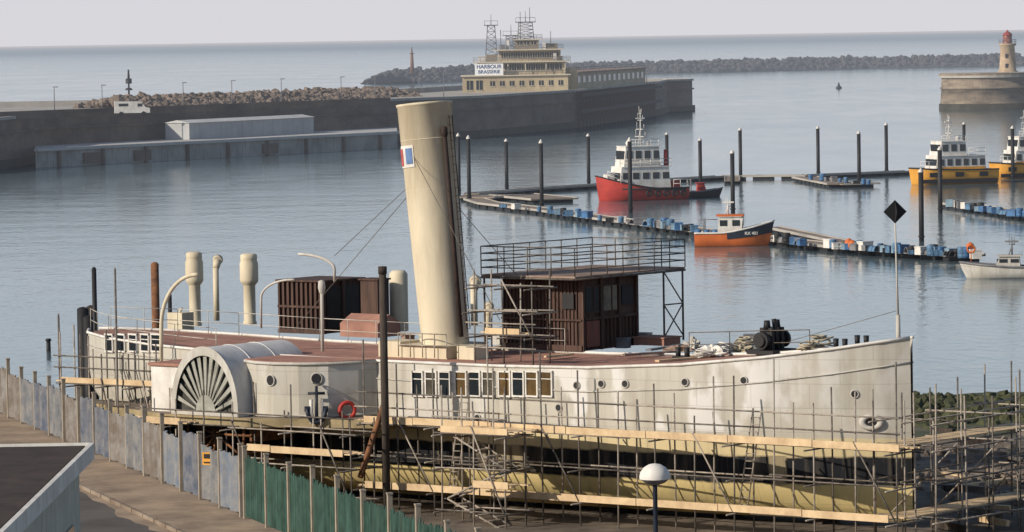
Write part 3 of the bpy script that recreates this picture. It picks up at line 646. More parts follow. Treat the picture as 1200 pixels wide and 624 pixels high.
tw=scaff("scaffold stair tower with zigzag flights beside the hull",[tt-1.6,tt,tt+1.6],(6.6,7.9),.6,(6.4,7.0,5.9),(1.6,3.3,4.65),[(4.7,6.0,7.9,tt-1.6,tt+1.6),(2.6,6.8,7.9,tt-1.6,tt)],True,(5.3,))
for k,(za,zb_) in enumerate(((.8,2.0),(2.0,3.3),(3.3,4.7))):
    m=MB(); s_=1 if k%2 else -1
    for yy in(-6.9,-7.7): m.tube((-tt-1.5*s_,yy,za),(-tt+1.5*s_,yy,zb_),.04)
    for i in range(7): q=i/6; m.box((-tt-1.5*s_+3*s_*q,-7.3,za+(zb_-za)*q),(.25,.84,.04))
    m.make("stair_flight",[STEELL],tw)
t1_=-sp(610,425,2.6).x
scaff("tall tube scaffolding standing on deck beside the wheelhouse",[t1_-1.2,t1_+.3,t1_+1.8],(2.2,3.3),7.05,(10.6,11,10.3),(8.2,9.2,10.2),[(8.25,2.7,3.1,t1_-.2,t1_+1.4)],True,(7.7,8.7),1)
t2=-(xc); 
scaff("dark tube scaffolding below the paddle box and sponson",[t2-8.6+i*1.6 for i in range(9)],(6.6,8.0),.6,(5.2,5.6,6.0,4.9),(1.6,3.0,4.4),[(3.5,6.8,8.0,t2-8,t2-3),(4.45,7.4,8.4,t2+.5,t2+3.5)],True,(5.0,))
p0=-sp(190,435,5.2).x; p1=-sp(78,435,5.2).x
scaff("timber board staging on tubes around the steamer stern",[p0+i*(p1-p0)/7 for i in range(8)],(4.3,5.5),.3,(7.0,7.6,6.8,8.0),(3.0,4.4,5.6),[(5.65,4.3,5.5,p0,p1),(4.3,4.4,5.5,p0-2,p1-1)],True,(6.3,6.8))
a=sp(422,560,7.6); c_=sp(452,468,6.2); m=MB(); m.tube((0,0,0),toworld(c_)-toworld(a),.13,None,6); m.make("timber_prop",[RUST],None,toworld(a),label="brown raking timber prop against the steamer side",category="timber prop")
for i in range(8):
    x=-4-i*4.6; m=MB(); m.box((0,0,.35),(.5,5.5,.7)); m.box((0,0,.85),(.35,1.2,.5)); m.make("keel_block",[TIMBER],None,toworld((x,0,.3)),ANG,label="dark timber keel block beneath the hull",category="keel block",group="keel blocks under the steamer")
for i in range(22):
    t=t2+R.uniform(-9,4); o=R.uniform(6.5,9.5); z=.9+R.uniform(0,.2); m=MB(); l_=R.uniform(1.5,4)
    m.box((0,0,.12),(l_,R.uniform(.15,.35),.22)); m.make("timber_baulk",[R.choice([TIMBER,PLANK,PONT,RUST])],None,toworld((-t,-o,z)),ANG+R.uniform(-.8,.8),label="loose timber baulk lying beneath the steamer",category="timber",group="loose timber baulks on the slipway")
pp=sp(453,580,6.6); pw=toworld(pp); h=(580-311)*pw.y/FP
m=MB(); m.tube((0,0,-pp.z),(0,0,h),.17,.15,10); m.tube((0,0,h-.3),(0,0,h),.18,.18,10); m.make("timber_pile",[TIMBER],None,pw,label="tall black timber pile standing beside the steamer hull",category="pile")
def post_s(u,vt,vb,o,r,mt,label):
    p=toworld(sp(u,vb,o)); h=(vb-vt)*p.y/FP; m=MB(); m.tube((0,0,-p.z-.5),(0,0,h),r,r*.92,10); m.lathe((0,0,h),[(r*.92,0),(r*.6,.06),(.01,.1)],10); m.make("timber_pile",[mt],None,p,label=label,category="pile")
post_s(184,309,440,-5,.2,RUST,"rusty orange brown pile standing behind the steamer")
post_s(112,315,405,-5,.12,BLACK,"slim black pile standing near the stern"); post_s(98,362,405,-5,.3,BLACK,"thick black timber pile near the stern")
post_s(107,360,400,-6.2,.22,TIMBER,"dark timber pile near the stern"); post_s(104,372,405,-4.2,.25,BLACK,"thick black timber pile near the stern")
post_s(138,316,470,5.8,.05,STEEL,"slim steel pole beside the stern"); post_s(200,346,400,-4,.1,BLACK,"slim black post beyond the after deck")
post_s(70,370,440,5.4,.05,STEEL,"slim steel pole beside the stern")
p=survey(57,412,0); m=MB(); m.tube((0,0,-.5),(0,0,.7),.16,.14,8); m.tube((0,0,.7),(0,0,.85),.22,.16,8); m.make("marker_post",[BLACK],None,p,label="short black marker post in the water",category="post")
# ---------------- FENCE
SRC=(.12,.1,.08)
pan_m=[mat("hoarding_blue",(.14,.17,.22),.85,.5,1.6,.2,col2=(.25,.245,.24),streak=.6,streakcol=SRC),mat("hoarding_grey",(.23,.225,.22),.85,.5,1.9,.2,col2=(.11,.125,.15),streak=.6,streakcol=SRC),mat("hoarding_brown",(.15,.125,.105),.85,.5,1.5,.2,col2=(.25,.24,.23),streak=.5,streakcol=SRC),mat("hoarding_navy",(.08,.1,.145),.85,.5,1.7,.2,col2=(.2,.2,.21),streak=.6,streakcol=SRC)]
def fence(y0_,y1_,label,mats,green):
    rt_=root("site_fence",label,"fence",(0,0,0))
    stp=2.6; k=int((y0_-y1_)/stp)
    for i in range(k+1):
        y=y0_-i*stp; x=fx(y); hp=R.uniform(2.15,2.4); m=MB(); m.box((x,y,5.6+hp/2),(.13,.13,hp),rz=.3); m.box((x,y,5.6+hp+.02),(.16,.16,.05),rz=.3); m.make("post",[POSTC],rt_)
        if i<k:
            m=MB(); yc=y-stp/2; n_=26 
            d=Vector((fx(y-stp)-fx(y),-stp,0)).normalized(); nrm=Vector((d.y,-d.x,0))
            L_=math.hypot(stp,fx(y-stp)-fx(y))-.14; dz=R.uniform(-.22,.05); dz2=dz+R.uniform(-.12,.12)
            if not green:
                rg=[]
                for j in range(n_+1):
                    q=Vector((x,y,0))+d*(.07+L_*j/n_)+nrm*(.035*(1 if j%2 else -1)+.06*math.sin(j*.5+i)); rg.append([(q.x,q.y,5.72),(q.x,q.y,7.6+dz+(dz2-dz)*j/n_+.03*math.sin(j*1.3+i))])
                m.loft(rg,0,False)
            else:
                for j in range(20):
                    q=Vector((x,y,0))+d*(.1+L_*j/20.5); hh_=1.9+R.uniform(-.12,.04); m.box((q.x,q.y,5.7+hh_/2),(.03,.065,hh_),rz=.3+R.uniform(-.1,.1))
            for z in(6.0,7.3): m.box(((x+fx(y-stp))/2-nrm.x*.06,yc-nrm.y*.06,z),(.05,stp*1.03,.06),rz=.3047)
            m.make("panel",[mats[R.randrange(len(mats))]],rt_,fix=False)
fence(199.0,131.3,"weathered blue and grey corrugated hoarding fence along the quay",pan_m,False)
fence(130.9,96,"green slatted site fence with concrete posts along the pavement",[GREENP],True)
m=MB(); m.box((0,0,0),(.32,.04,.4)); m.box((0,-.03,.08),(.2,.02,.14),mat=1); m.box((0,-.03,-.12),(.22,.02,.04),mat=1); m.make("warning_sign",[YELL,BLACK],None,(fx(135)-.16,135,7.1),.3047-.6,label="small yellow warning sign fixed to the fence",category="sign")
# ---------------- flat roofed building
bd=root("flat_roofed_building","cream flat roofed building with dark felt roof and white fascia","building",(0,0,0))
xr=survey(108,520,10).x; yf=survey(108,520,10).y
m=MB(); m.box((xr-6.4,yf-11.3,7.6),(12.2,21.6,4.2)); m.make("wall",[mat("cream_render",(.55,.53,.45),.85,.2,.8,.1,streak=.3)],bd)
m=MB(); m.box((xr-6.4,yf-11.3,9.86),(12.5,21.9,.24)); m.make("roof",[ROOFM],bd)
m=MB(); m.box((xr-.0,yf-11.3,9.82),(.12,22.4,.42)); m.box((xr-6.3,yf-.1,9.82),(12.5,.12,.42)); m.make("fascia",[WHITE],bd)
m=MB(); m.box((xr-.27,yf-3.5,7.6),(.08,1.6,1.2)); m.make("window",[GLASS],bd)
# ---------------- street lamp
p=Vector((164/5000*85,85,5.62)); zt_=20.3-(559-41)/5000*85
lp=root("street_lamp","street lamp with white dome shade on slim dark blue post","street lamp",p); hh=zt_-p.z
m=MB(); m.lathe((0,0,0),[(.12,0),(.12,.9),(.06,1.0),(.045,hh-.15),(.07,hh-.1),(.07,hh)],12); m.make("post",[NAVY],lp)
m=MB(); m.lathe((0,0,hh),[(.31,-.06),(.31,0),(.29,.08),(.22,.17),(.12,.23),(.01,.25)],24); m.make("lamp_shade",[WHITE],lp)
m=MB(); m.lathe((0,0,hh),[(.3,-.06),(.2,-.14),(.08,-.18)],20); m.make("lamp_glass",[GREY],lp)
# ---------------- far pier
FR=[survey(-120,208),survey(0,198),survey(42,191),survey(460,166),survey(560,161),survey(675,150),survey(770,135)]
hc=Vector((38,1140,0)); head=[(hc.x+11*math.cos(a),hc.y+11*math.sin(a)) for a in [math.radians(x) for x in(-70,-50,-30,-10,10,40,70,100,140)]]
BK=[(18,1140),(-3,1050),(-28,950),(-72,860),(-140,850),(-260,880)]
poly=[(p.x,p.y) for p in FR]+head+BK
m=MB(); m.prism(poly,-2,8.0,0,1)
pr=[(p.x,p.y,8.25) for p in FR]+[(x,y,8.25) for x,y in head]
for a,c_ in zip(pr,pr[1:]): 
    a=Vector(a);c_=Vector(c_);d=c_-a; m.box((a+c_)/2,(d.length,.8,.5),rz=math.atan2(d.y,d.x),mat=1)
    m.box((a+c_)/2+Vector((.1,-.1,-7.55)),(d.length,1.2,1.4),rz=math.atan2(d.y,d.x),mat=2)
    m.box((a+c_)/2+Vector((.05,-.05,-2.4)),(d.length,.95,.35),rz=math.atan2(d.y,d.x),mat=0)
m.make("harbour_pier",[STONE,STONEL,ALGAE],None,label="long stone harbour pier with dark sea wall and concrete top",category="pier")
for i in range(24):
    q=i/25; p=FR[5].lerp(FR[6],q*1.0)+Vector((.6,-.3,0)); m=MB(); m.box((0,0,3.5),(.9,.7,9.2)); m.make("fender_pile",[TIMBER],None,p,label="dark timber fender pile against the pier wall",category="fender pile",group="fender piles along the pier wall")
m=MB()
for z in (7.2,3.6): 
    a=FR[5]+Vector((1.2,-.6,z));c_=FR[6]+Vector((1.2,-.6,z)); d=c_-a; m.box((a+c_)/2,(d.length,.5,.7),rz=math.atan2(d.y,d.x))
m.make("fender_waling",[TIMBER],None,label="long horizontal timber waling on the pier wall",category="fender")
a=survey(42,197);c_=survey(466,174)
m=MB(); m.prism([(a.x,a.y),(c_.x,c_.y),(FR[3].x+1,FR[3].y-3),(FR[2].x,FR[2].y-.5)],-1,2.9,0,1)
d=c_-a; aa_=math.atan2(d.y,d.x)
m.box((a+c_)/2+Vector((.1,-.3,2.95)),(d.length,.8,.5),rz=aa_,mat=1)
for i in range(9): q=a.lerp(c_,(i+.5)/9); m.box(q+Vector((.2,-.3,1.3)),(.5,.5,3.0),rz=aa_,mat=2)
for q_ in(.14,.27,.62): q=a.lerp(c_,q_); m.box(q+Vector((.1,-.25,1.2)),(4.5,.4,1.8),rz=aa_,mat=2)
m.make("landing_stage",[STAGE,mat("light_concrete_top",(.46,.45,.44),.9,.2,.1,.05),STONE],None,label="low pale concrete landing stage along the pier",category="landing stage")
a=survey(208,164,2.9);c_=survey(354,156,2.9);d=c_-a
sh=root("long_shed","long low white metal shed on the landing stage","shed",(a+c_)/2,math.atan2(d.y,d.x))
Ls=d.length; m=MB(); m.box((0,0,1.5),(Ls,5,3.0)); 
for i in range(13): m.box((-Ls/2+Ls*i/12,-2.52,1.5),(.12,.06,3.0))
m.make("wall",[mat("grey_cladding",(.44,.45,.46),.7,.2,.3,.05)],sh)
m=MB(); m.add([(-Ls/2-.2,-2.8,3.0),(Ls/2+.2,-2.8,3.0),(Ls/2+.2,2.8,3.0),(-Ls/2-.2,2.8,3.0),(-Ls/2-.2,0,3.5),(Ls/2+.2,0,3.5)],[(0,1,5,4),(2,3,4,5),(0,4,3),(1,2,5),(0,3,2,1)]); m.make("roof",[mat("pale_roof_sheet",(.55,.55,.54),.7,.2,.3,.05)],sh)
# van
p=survey(155,136,8.0); van=root("white_van","white delivery van parked on the harbour pier","van",p,.12)
m=MB(); prof=[(-3,.5),(3,.5),(3,1.3),(2.2,1.5),(1.5,2.4),(-3,2.5)]
m.add([(x,-1,z) for x,z in prof]+[(x,1,z) for x,z in prof],[tuple(range(6)),tuple(range(11,5,-1))]+[(i,(i+1)%6,6+(i+1)%6,6+i) for i in range(6)]); m.make("body",[WHITE],van)
for x in(-1.9,1.9):
    for y in(-1,1): m=MB(); m.tube((x,y-.12,.38),(x,y+.12,.38),.38,None,14); m.make("wheel",[BLACK],van)
m=MB(); m.box((1.3,-1.01,1.85),(.8,.05,.5)); m.make("side_window",[GLASS],van)
m=MB(); m.box((-1.5,-1.01,1.9),(1.6,.05,.45)); m.make("side_window",[GLASS],van)
m=MB(); m.add([(2.2,-.9,1.54),(2.2,.9,1.54),(1.53,.9,2.4),(1.53,-.9,2.4)],[(0,1,2,3)]); m.v=[v+Vector((.03,0,.02)) for v in m.v]; m.make("windscreen",[GLASS],van)
m=MB()
bp_=[Vector((x,y,0)) for x,y in BK]
for a,c_ in zip(bp_,bp_[1:]): d=c_-a; m.box((a+c_)/2+Vector((0,-1,8.5)),(d.length,.9,1.2),rz=math.atan2(d.y,d.x))
m.make("parapet_wall",[STONEL],None,label="pale parapet wall along the seaward pier edge",category="wall")
m=MB(); a=survey(-60,143,8);c_=survey(455,123,8);d=c_-a; m.box((a+c_)/2+Vector((0,6,.6)),(d.length,.6,1.3),rz=math.atan2(d.y,d.x)); m.make("parapet_wall",[STONE],None,label="dark low wall on the pier top",category="wall")
lm=None
for u,v in((64,140),(120,137),(215,133),(272,130),(330,127),(400,124),(440,122),(520,118)):
    p=survey(u,v-4,8)
    if lm is None:
        m=MB(); m.tube((0,0,0),(0,0,5),.1,.07,6); m.box((.3,0,5),(.9,.2,.15)); lm=m.make("pier_lamp",[GREY],None,p,label="slim lamp post standing on the pier",category="lamp post",group="lamp posts on the pier")
    else: dup(lm,p)
def rocks(name,pts,cnt,smin,smax,mt,width,zlo,zhi,label):
    m=MB(); seg=[(Vector(a),Vector(b_)) for a,b_ in zip(pts,pts[1:])]; tot=sum((b_-a).length for a,b_ in seg)
    phi=(1+5**.5)/2; iv=[Vector(v).normalized() for v in((-1,phi,0),(1,phi,0),(-1,-phi,0),(1,-phi,0),(0,-1,phi),(0,1,phi),(0,-1,-phi),(0,1,-phi),(phi,0,-1),(phi,0,1),(-phi,0,-1),(-phi,0,1))]
    iF=[(0,11,5),(0,5,1),(0,1,7),(0,7,10),(0,10,11),(1,5,9),(5,11,4),(11,10,2),(10,7,6),(7,1,8),(3,9,4),(3,4,2),(3,2,6),(3,6,8),(3,8,9),(4,9,5),(2,4,11),(6,2,10),(8,6,7),(9,8,1)]
    for i in range(cnt):
        x=R.random()*tot
        for a,b_ in seg:
            l=(b_-a).length
            if x<=l: break
            x-=l
        d=(b_-a).normalized(); nn=Vector((-d.y,d.x,0)); w_=R.uniform(-1,1); p=a+d*x+nn*(w_*width)
        p.z=zlo+(zhi-zlo)*(1-abs(w_)**1.3)*R.uniform(.8,1.05); s_=R.uniform(smin,smax)
        M=Matrix.Translation(p)@Matrix.Rotation(R.uniform(0,6),4,Vector((R.random(),R.random(),R.random()+.1)).normalized())@Matrix.Diagonal((s_*R.uniform(.7,1.3),s_*R.uniform(.7,1.2),s_*R.uniform(.6,1),1))
        m.add([v*R.uniform(.8,1.15) for v in iv],iF,0,False,M)
    m.make(name,[mt],None,kind="stuff",label=label,category="rocks")
rp=[survey(122,128,8)+Vector((0,12,0)),survey(200,124,8)+Vector((0,8,0)),survey(330,119,8)+Vector((0,8,0)),survey(455,114,8)+Vector((0,8,0))]
rp=[Vector((p.x,p.y,0)) for p in rp]
rocks("rock_armour",rp,2200,.5,1.3,ROCK,9,7.2,9.5,"brown boulder armour heaped behind the pier")
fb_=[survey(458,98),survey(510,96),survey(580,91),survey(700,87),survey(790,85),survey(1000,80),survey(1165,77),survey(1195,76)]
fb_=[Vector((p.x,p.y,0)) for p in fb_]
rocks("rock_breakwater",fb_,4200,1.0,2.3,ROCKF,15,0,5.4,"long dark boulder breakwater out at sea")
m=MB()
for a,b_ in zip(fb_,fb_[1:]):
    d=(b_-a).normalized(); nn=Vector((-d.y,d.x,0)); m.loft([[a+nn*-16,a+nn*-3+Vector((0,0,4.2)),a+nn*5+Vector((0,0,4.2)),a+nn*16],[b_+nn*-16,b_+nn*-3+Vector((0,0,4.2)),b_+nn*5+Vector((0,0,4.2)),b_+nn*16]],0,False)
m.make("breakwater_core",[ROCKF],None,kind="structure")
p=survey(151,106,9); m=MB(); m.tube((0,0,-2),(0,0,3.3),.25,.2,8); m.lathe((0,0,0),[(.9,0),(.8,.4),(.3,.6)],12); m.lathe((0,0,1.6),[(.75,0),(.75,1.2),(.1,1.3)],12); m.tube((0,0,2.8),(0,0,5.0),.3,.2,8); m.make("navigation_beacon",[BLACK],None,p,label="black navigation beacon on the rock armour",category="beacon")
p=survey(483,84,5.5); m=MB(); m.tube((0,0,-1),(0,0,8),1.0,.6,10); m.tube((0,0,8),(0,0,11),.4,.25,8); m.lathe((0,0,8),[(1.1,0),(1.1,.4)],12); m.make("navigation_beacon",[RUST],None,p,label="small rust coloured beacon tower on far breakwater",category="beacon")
# ---------------- pier building
p=survey(602,108,8.0); S=5.12
bl=root("pier_building","stepped cream harbour building with lattice masts on its roof","building",Vector((p.x,p.y,8.0)),.0)
BW_=mat("white_band",(.58,.52,.41),.8,.15,.2,.03); WB=mat("grey_brown_wall",(.3,.26,.2),.85,.2,.15,.05,col2=(.2,.17,.13))
def bpx(u): return (u-602)/S
def blk(u0_,u1_,z0,z1,y0_,dep,name="wall",mt=BCREAM):
    m=MB(); m.box(((bpx(u0_)+bpx(u1_))/2,y0_+dep/2,(z0+z1)/2),(bpx(u1_)-bpx(u0_),dep,z1-z0)); return m.make(name,[mt],bl)
def slab(u0_,u1_,z,y0_,dep,t=.25):
    m=MB(); m.box(((bpx(u0_)+bpx(u1_))/2,y0_+dep/2,z),(bpx(u1_)-bpx(u0_),dep,t)); return m.make("cornice",[BW_],bl)
def wins(u0_,u1_,k,z,w_,h_,y):
    for i in range(k):
        x=bpx(u0_)+(bpx(u1_)-bpx(u0_))*(i+.5)/k; m=MB(); m.box((x,y-.03,z),(w_,.1,h_),mat=0); m.box((x,y-.08,z),(.08,.06,h_),mat=1); m.box((x,y-.08,z-h_/2),(w_+.2,.12,.12),mat=1); m.make("window",[GLASS,BW_],bl)
blk(543,665,0,3.6,0,16); slab(541,668,3.72,-.5,17); wins(572,662,8,1.9,1.0,1.2,0); wins(546,568,2,1.6,1.4,2.2,0)
blk(560,662,3.85,6.6,1.5,12); slab(556,668,6.73,.2,14); wins(592,658,12,5.5,.9,1.5,1.5)
blk(585,657,6.86,9.3,3,9); slab(578,660,9.43,1.8,11); wins(588,655,12,8.2,.85,1.3,3)
blk(604,632,9.56,11.6,5,5,mt=WB); slab(602,636,11.7,4.5,6,.2); wins(606,630,3,10.9,1,.8,5)
blk(570,584,6.86,8.4,5,6,mt=WB); blk(640,654,9.56,10.8,6,4,mt=WB); blk(662,676,0,5.2,3,8,mt=BCREAM)
for(u0_,u1_,z,y,s_) in((592,668,3.85,-.4,1.8),(556,668,6.86,.3,1.5),(578,660,9.56,1.9,1.5),(602,636,11.8,4.6,1.2)):
    railing([(bpx(u0_),y,z),(bpx(u1_),y,z)],1.0,3,"railing",bl,GREY,s_,.045)
for u,z,y,w_,h_ in((590,9.56,4,1.2,1.0),(596,9.56,5,.6,2.0),(638,9.56,3,.8,1.5),(656,6.86,1.4,1.2,.9),(566,6.86,2,1.6,1.2),(650,6.86,1.2,.7,1.6)):
    m=MB(); m.box((bpx(u),y,z+h_/2),(w_,w_,h_)); m.box((bpx(u),y,z+h_+.06),(w_*1.15,w_*1.15,.12)); m.make("roof_unit",[R.choice([GREY,WB,WHITE])],bl)
for u in (596,616,640,662): m=MB(); m.tube((bpx(u),.6,3.85),(bpx(u),.6,6.65),.1,None,6); m.make("balcony_post",[BW_],bl)
m=MB()
for k in range(9): m.box((bpx(662)+k*.35,.9,6.7-k*.32),(.4,1.0,.12))
m.tube((bpx(662),.5,7.7),(bpx(662)+3.1,.5,4.9),.05,None,5); m.make("outside_stair",[GREY],bl)
SB=mat("clean_signboard",(.85,.86,.86),.6,.05,1,0)
m=MB(); m.box((bpx(574),-.2,5.15),(6.4,.2,2.6)); m.tube((bpx(562),-.1,3.85),(bpx(562),-.1,4.2),.08); m.tube((bpx(586),-.1,3.85),(bpx(586),-.1,4.2),.08); sg=m.make("signboard",[SB],bl)
BLS=mat("sign_blue",(.02,.06,.2),.6,.1,1,0)
text("lettering","HARBOUR",1.2,Matrix.Translation((bpx(574),-.32,5.75))@Matrix.Rotation(math.pi/2,4,'X'),BLS,sg); text("lettering","BRASSERIE",1.08,Matrix.Translation((bpx(574),-.32,4.6))@Matrix.Rotation(math.pi/2,4,'X'),BLS,sg)
def lattice(u,z0,z1,w0,w1,name):
    m=MB(); x=bpx(u); k=5
    cs=[(-1,-1),(1,-1),(1,1),(-1,1)]
    for cx_,cy_ in cs: m.tube((x+cx_*w0,7+cy_*w0,z0),(x+cx_*w1,7+cy_*w1,z1),.1,None,5)
    for j in range(k+1):
        q=j/k; w_=w0+(w1-w0)*q; z=z0+(z1-z0)*q
        for a_ in range(4):
            A=cs[a_];Bq=cs[(a_+1)%4]; m.tube((x+A[0]*w_,7+A[1]*w_,z),(x+Bq[0]*w_,7+Bq[1]*w_,z),.08,None,4)
            if j<k: w2=w0+(w1-w0)*(j+1)/k; m.tube((x+A[0]*w_,7+A[1]*w_,z),(x+Bq[0]*w2,7+Bq[1]*w2,z+(z1-z0)/k),.07,None,4)
    m.box((x,7,z1+.1),(w1*2+1.6,w1*2+1.6,.2)); m.box((x,7,z1+1.1),(w1*2+1.4,w1*2+1.4,.08)); m.tube((x,7,z1),(x,7,z1+2.6),.09,.05,5)
    for cx_,cy_ in cs: m.tube((x+cx_*(w1+.7),7+cy_*(w1+.7),z1),(x+cx_*(w1+.7),7+cy_*(w1+.7),z1+1.1),.05,None,4)
    m.make(name,[GREY],bl)
lattice(577,8.4,15.0,1.3,.8,"lattice_mast"); lattice(617,11.6,15.6,1.9,1.5,"lattice_mast"); lattice(600,9.5,12.6,1.2,1.1,"lattice_mast")
for xx,yy,z0_,z1_ in((611,7,11.4,18),(622,7,15.6,19),(588,8,9.0,14),(646,7,10.8,13.5)): m=MB(); m.tube((bpx(xx),yy,z0_),(bpx(xx),yy,z1_),.08,None,5); m.make("antenna",[GREY],bl)
a=Vector((15,985,8)); c_=Vector((34,1080,8)); d=c_-a
wg=root("pier_annex","long low cream annex with flat roof on the pier","building",(a+c_)/2,math.atan2(d.y,d.x))
m=MB(); m.box((0,4,1.9),(d.length,9,3.8)); m.make("wall",[BCREAM],wg)
m=MB(); m.box((0,4,3.95),(d.length+1,10,.3)); m.make("roof",[DECKG],wg)
for i in range(14): m=MB(); m.box((-d.length/2+3.5+i*6.8,-.53,2.3),(3.2,.1,1.5)); m.make("window",[GLASS],wg)
railing([(-d.length/2,-.6,4.1),(d.length/2,-.6,4.1)],1.0,2,"railing",wg,GREY,3,.06)
for u in(700,730,758): dup(lm,survey(u,100,8))
# ---------------- harbour mouth pier + lighthouse
q=survey(1158,129); rc=12.5; c0=Vector((q.x+2,q.y+rc,0))
m=MB(); N=40; 
def circ(r): return [(c0.x+r*math.cos(2*math.pi*i/N),c0.y+r*math.sin(2*math.pi*i/N)) for i in range(N)]
m.lathe((c0.x,c0.y,0),[(rc+.7,-2),(rc+.6,1.5),(rc+.25,1.55)],N,2); m.lathe((c0.x,c0.y,0),[(rc+.25,1.5),(rc,5.2),(rc+.3,5.25),(rc+.3,5.7),(rc,5.75),(rc-.1,8.1)],N,0); m.prism(circ(rc+.5),8.1,8.7,1,1); m.prism(circ(rc+.45),8.7,9.3,0,1)
m.prism([(c0.x+4,c0.y-9),(c0.x+200,c0.y-40),(c0.x+200,c0.y-20),(c0.x+4,c0.y+8)],-2,8.0,0,1); m.prism([(c0.x+4,c0.y-8.5),(c0.x+200,c0.y-39.5),(c0.x+200,c0.y-38.5),(c0.x+4,c0.y-7.5)],8,9.4,1)
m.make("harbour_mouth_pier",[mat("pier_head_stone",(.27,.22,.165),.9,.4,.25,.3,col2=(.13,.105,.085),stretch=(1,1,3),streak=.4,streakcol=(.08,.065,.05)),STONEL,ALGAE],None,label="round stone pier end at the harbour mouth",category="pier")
SL=mat("lighthouse_stone",(.44,.34,.23),.9,.25,.5,.1,col2=(.3,.22,.15))
ww=at_depth(1181,86,c0.y); lh=root("lighthouse","tapered buff stone lighthouse with red lantern on pier head","lighthouse",Vector((ww.x,ww.y,9.0)))
m=MB(); m.lathe((0,0,0),[(2.6,0),(2.6,.6),(2.2,.7),(1.8,6.9),(2.2,7.2),(2.3,7.6),(.01,7.65)],24); m.make("tower",[SL],lh)
m=MB(); m.lathe((0,0,7.65),[(1.2,0),(1.2,.9),(1.15,.9),(1.15,2.0)],16); m.make("lantern",[mat("lantern_red_glass",(.25,.08,.06),.3,.3,2,0)],lh)
m=MB(); m.lathe((0,0,9.65),[(1.35,0),(1.0,.6),(.4,.95),(.2,1.3),(.01,1.5)],16); m.make("lantern_roof",[mat("dull_red_roof",(.3,.06,.05),.7,.3,1,0)],lh)
m=MB(); m.torus((0,0,8.6),2.2,.06,Matrix.Identity(4)); m.torus((0,0,8.1),2.2,.05,Matrix.Identity(4)); 
for i in range(12): m.tube((2.2*math.cos(i*.5236),2.2*math.sin(i*.5236),7.6),(2.2*math.cos(i*.5236),2.2*math.sin(i*.5236),8.6),.05,None,4)
m.make("gallery_railing",[GREY],lh)
for z in(2,4.5): m=MB(); m.box((-.5,-2.1+.05*z,z),(.7,.4,1)); m.make("window",[GLASS],lh)
# ---------------- piles
PILES=[(538,160,228),(550,163,236),(594,166,222),(635,168,243),(690,160,216),(739,166,250),(782,158,206),(821,165,221),(868,153,211),(859,180,250),(959,151,206),(1007,157,217),(1039,147,204),(1080,202,283),(1102,176,250),(1130,146,190),(1187,151,210)]
gp=[(u,vb,(vb-vt)*survey(u,vb).y/FP) for u,vt,vb in PILES]
hs=7.2; m=MB(); m.tube((0,0,-2),(0,0,hs),.25,.25,12); m.torus((0,0,.5),.27,.08,None,12,5)
first=None
for (u,vb,h) in gp:
    p=survey(u,vb)
    if first is None:
        first=root("mooring_pile","black steel mooring pile with pointed white cap beside pontoon","mooring pile",p,0,"mooring piles in the harbour")
        m.make("pile_shaft",[BLACK],first); mc=MB(); mc.lathe((0,0,hs),[(.27,0),(.27,.1),(.05,.42),(.01,.44)],12); mc.make("pile_cap",[WHITE],first)
        first.scale=(1,1,h/hs)
    else: dup(first,p,scale=(1,1,h/hs))
# ---------------- pontoons
def pontoon(pts,w_,label):
    P=[survey(u,v) for u,v in pts]; m=MB()
    for a,c_ in zip(P,P[1:]):
        d=c_-a; ang=math.atan2(d.y,d.x); m.box((a+c_)/2+Vector((0,0,.45)),(d.length+.3,w_,.16),rz=ang,mat=0)
        k=max(1,int(d.length/3))
        nn=Vector((-d.y,d.x,0)).normalized()
        for i in range(k): q=a.lerp(c_,(i+.5)/k); m.box(q+Vector((0,0,.12)),(d.length/k*.7,w_*.85,.5),rz=ang,mat=1)
        for s_ in(-1,1): m.box((a+c_)/2+nn*s_*w_/2+Vector((0,0,.5)),(d.length,.15,.25),rz=ang,mat=2)
    m.make("pontoon",[PONT,BLACK,STONEL],None,label=label,category="pontoon")
    return P
pontoon([(552,232),(640,225),(700,221),(760,216),(845,211),(945,210),(1066,205)],2.2,"long floating walkway pontoon across the harbour")
P2=pontoon([(556,238),(572,243),(640,251),(700,260),(760,268),(830,277),(905,286),(985,295),(1060,301),(1140,306)],2.6,"floating pontoon lined with crates and barrels")
pontoon([(1112,243),(1150,248),(1215,259)],2.4,"short floating pontoon with blue crates")
pontoon([(943,212),(985,220),(1026,219)],3.5,"small floating work pontoon with equipment")
pontoon([(556,236),(600,233),(650,238)],6,"wide timber floating pontoon platform")
pontoon([(858,211),(858,216)],2,"short floating finger pontoon"); pontoon([(905,272),(990,290)],1.5,"narrow finger pontoon beside fishing boat")
def crate_proto(mt,lab,p):
    m=MB(); m.box((0,0,.3),(.95,.7,.6)); m.box((0,0,.63),(1.02,.76,.08)); m.box((0,-.36,.25),(.9,.06,.08)); return m.make("storage_crate",[mt],None,p,0,label=lab,category="crate",group="crates on the pontoons")
def barrel_proto(mt,lab,p):
    m=MB(); m.lathe((0,0,0),[(.01,0),(.33,0),(.35,.25),(.32,.3),(.35,.35),(.35,.7),(.31,.82),(.01,.84)],12); return m.make("barrel",[mt],None,p,0,label=lab,category="barrel",group="barrels on the pontoons")
def pot_proto(mt,lab,p):
    m=MB(); N=8; rg=[]
    for x in(-.4,.4): rg.append([(x,.28*math.cos(math.pi*i/N),.45*math.sin(math.pi*i/N)) for i in range(N+1)])
    m.loft(rg,0,True); 
    for x in(-.4,0,.4): m.path([(x,.3*math.cos(math.pi*i/N),.47*math.sin(math.pi*i/N)) for i in range(N+1)],.035,5)
    m.box((0,0,.04),(.85,.6,.07)); return m.make("lobster_pot",[mt],None,p,0,label=lab,category="lobster pot",group="lobster pots on the pontoons")
pr_={}; KD={'c':crate_proto,'b':barrel_proto,'p':pot_proto}
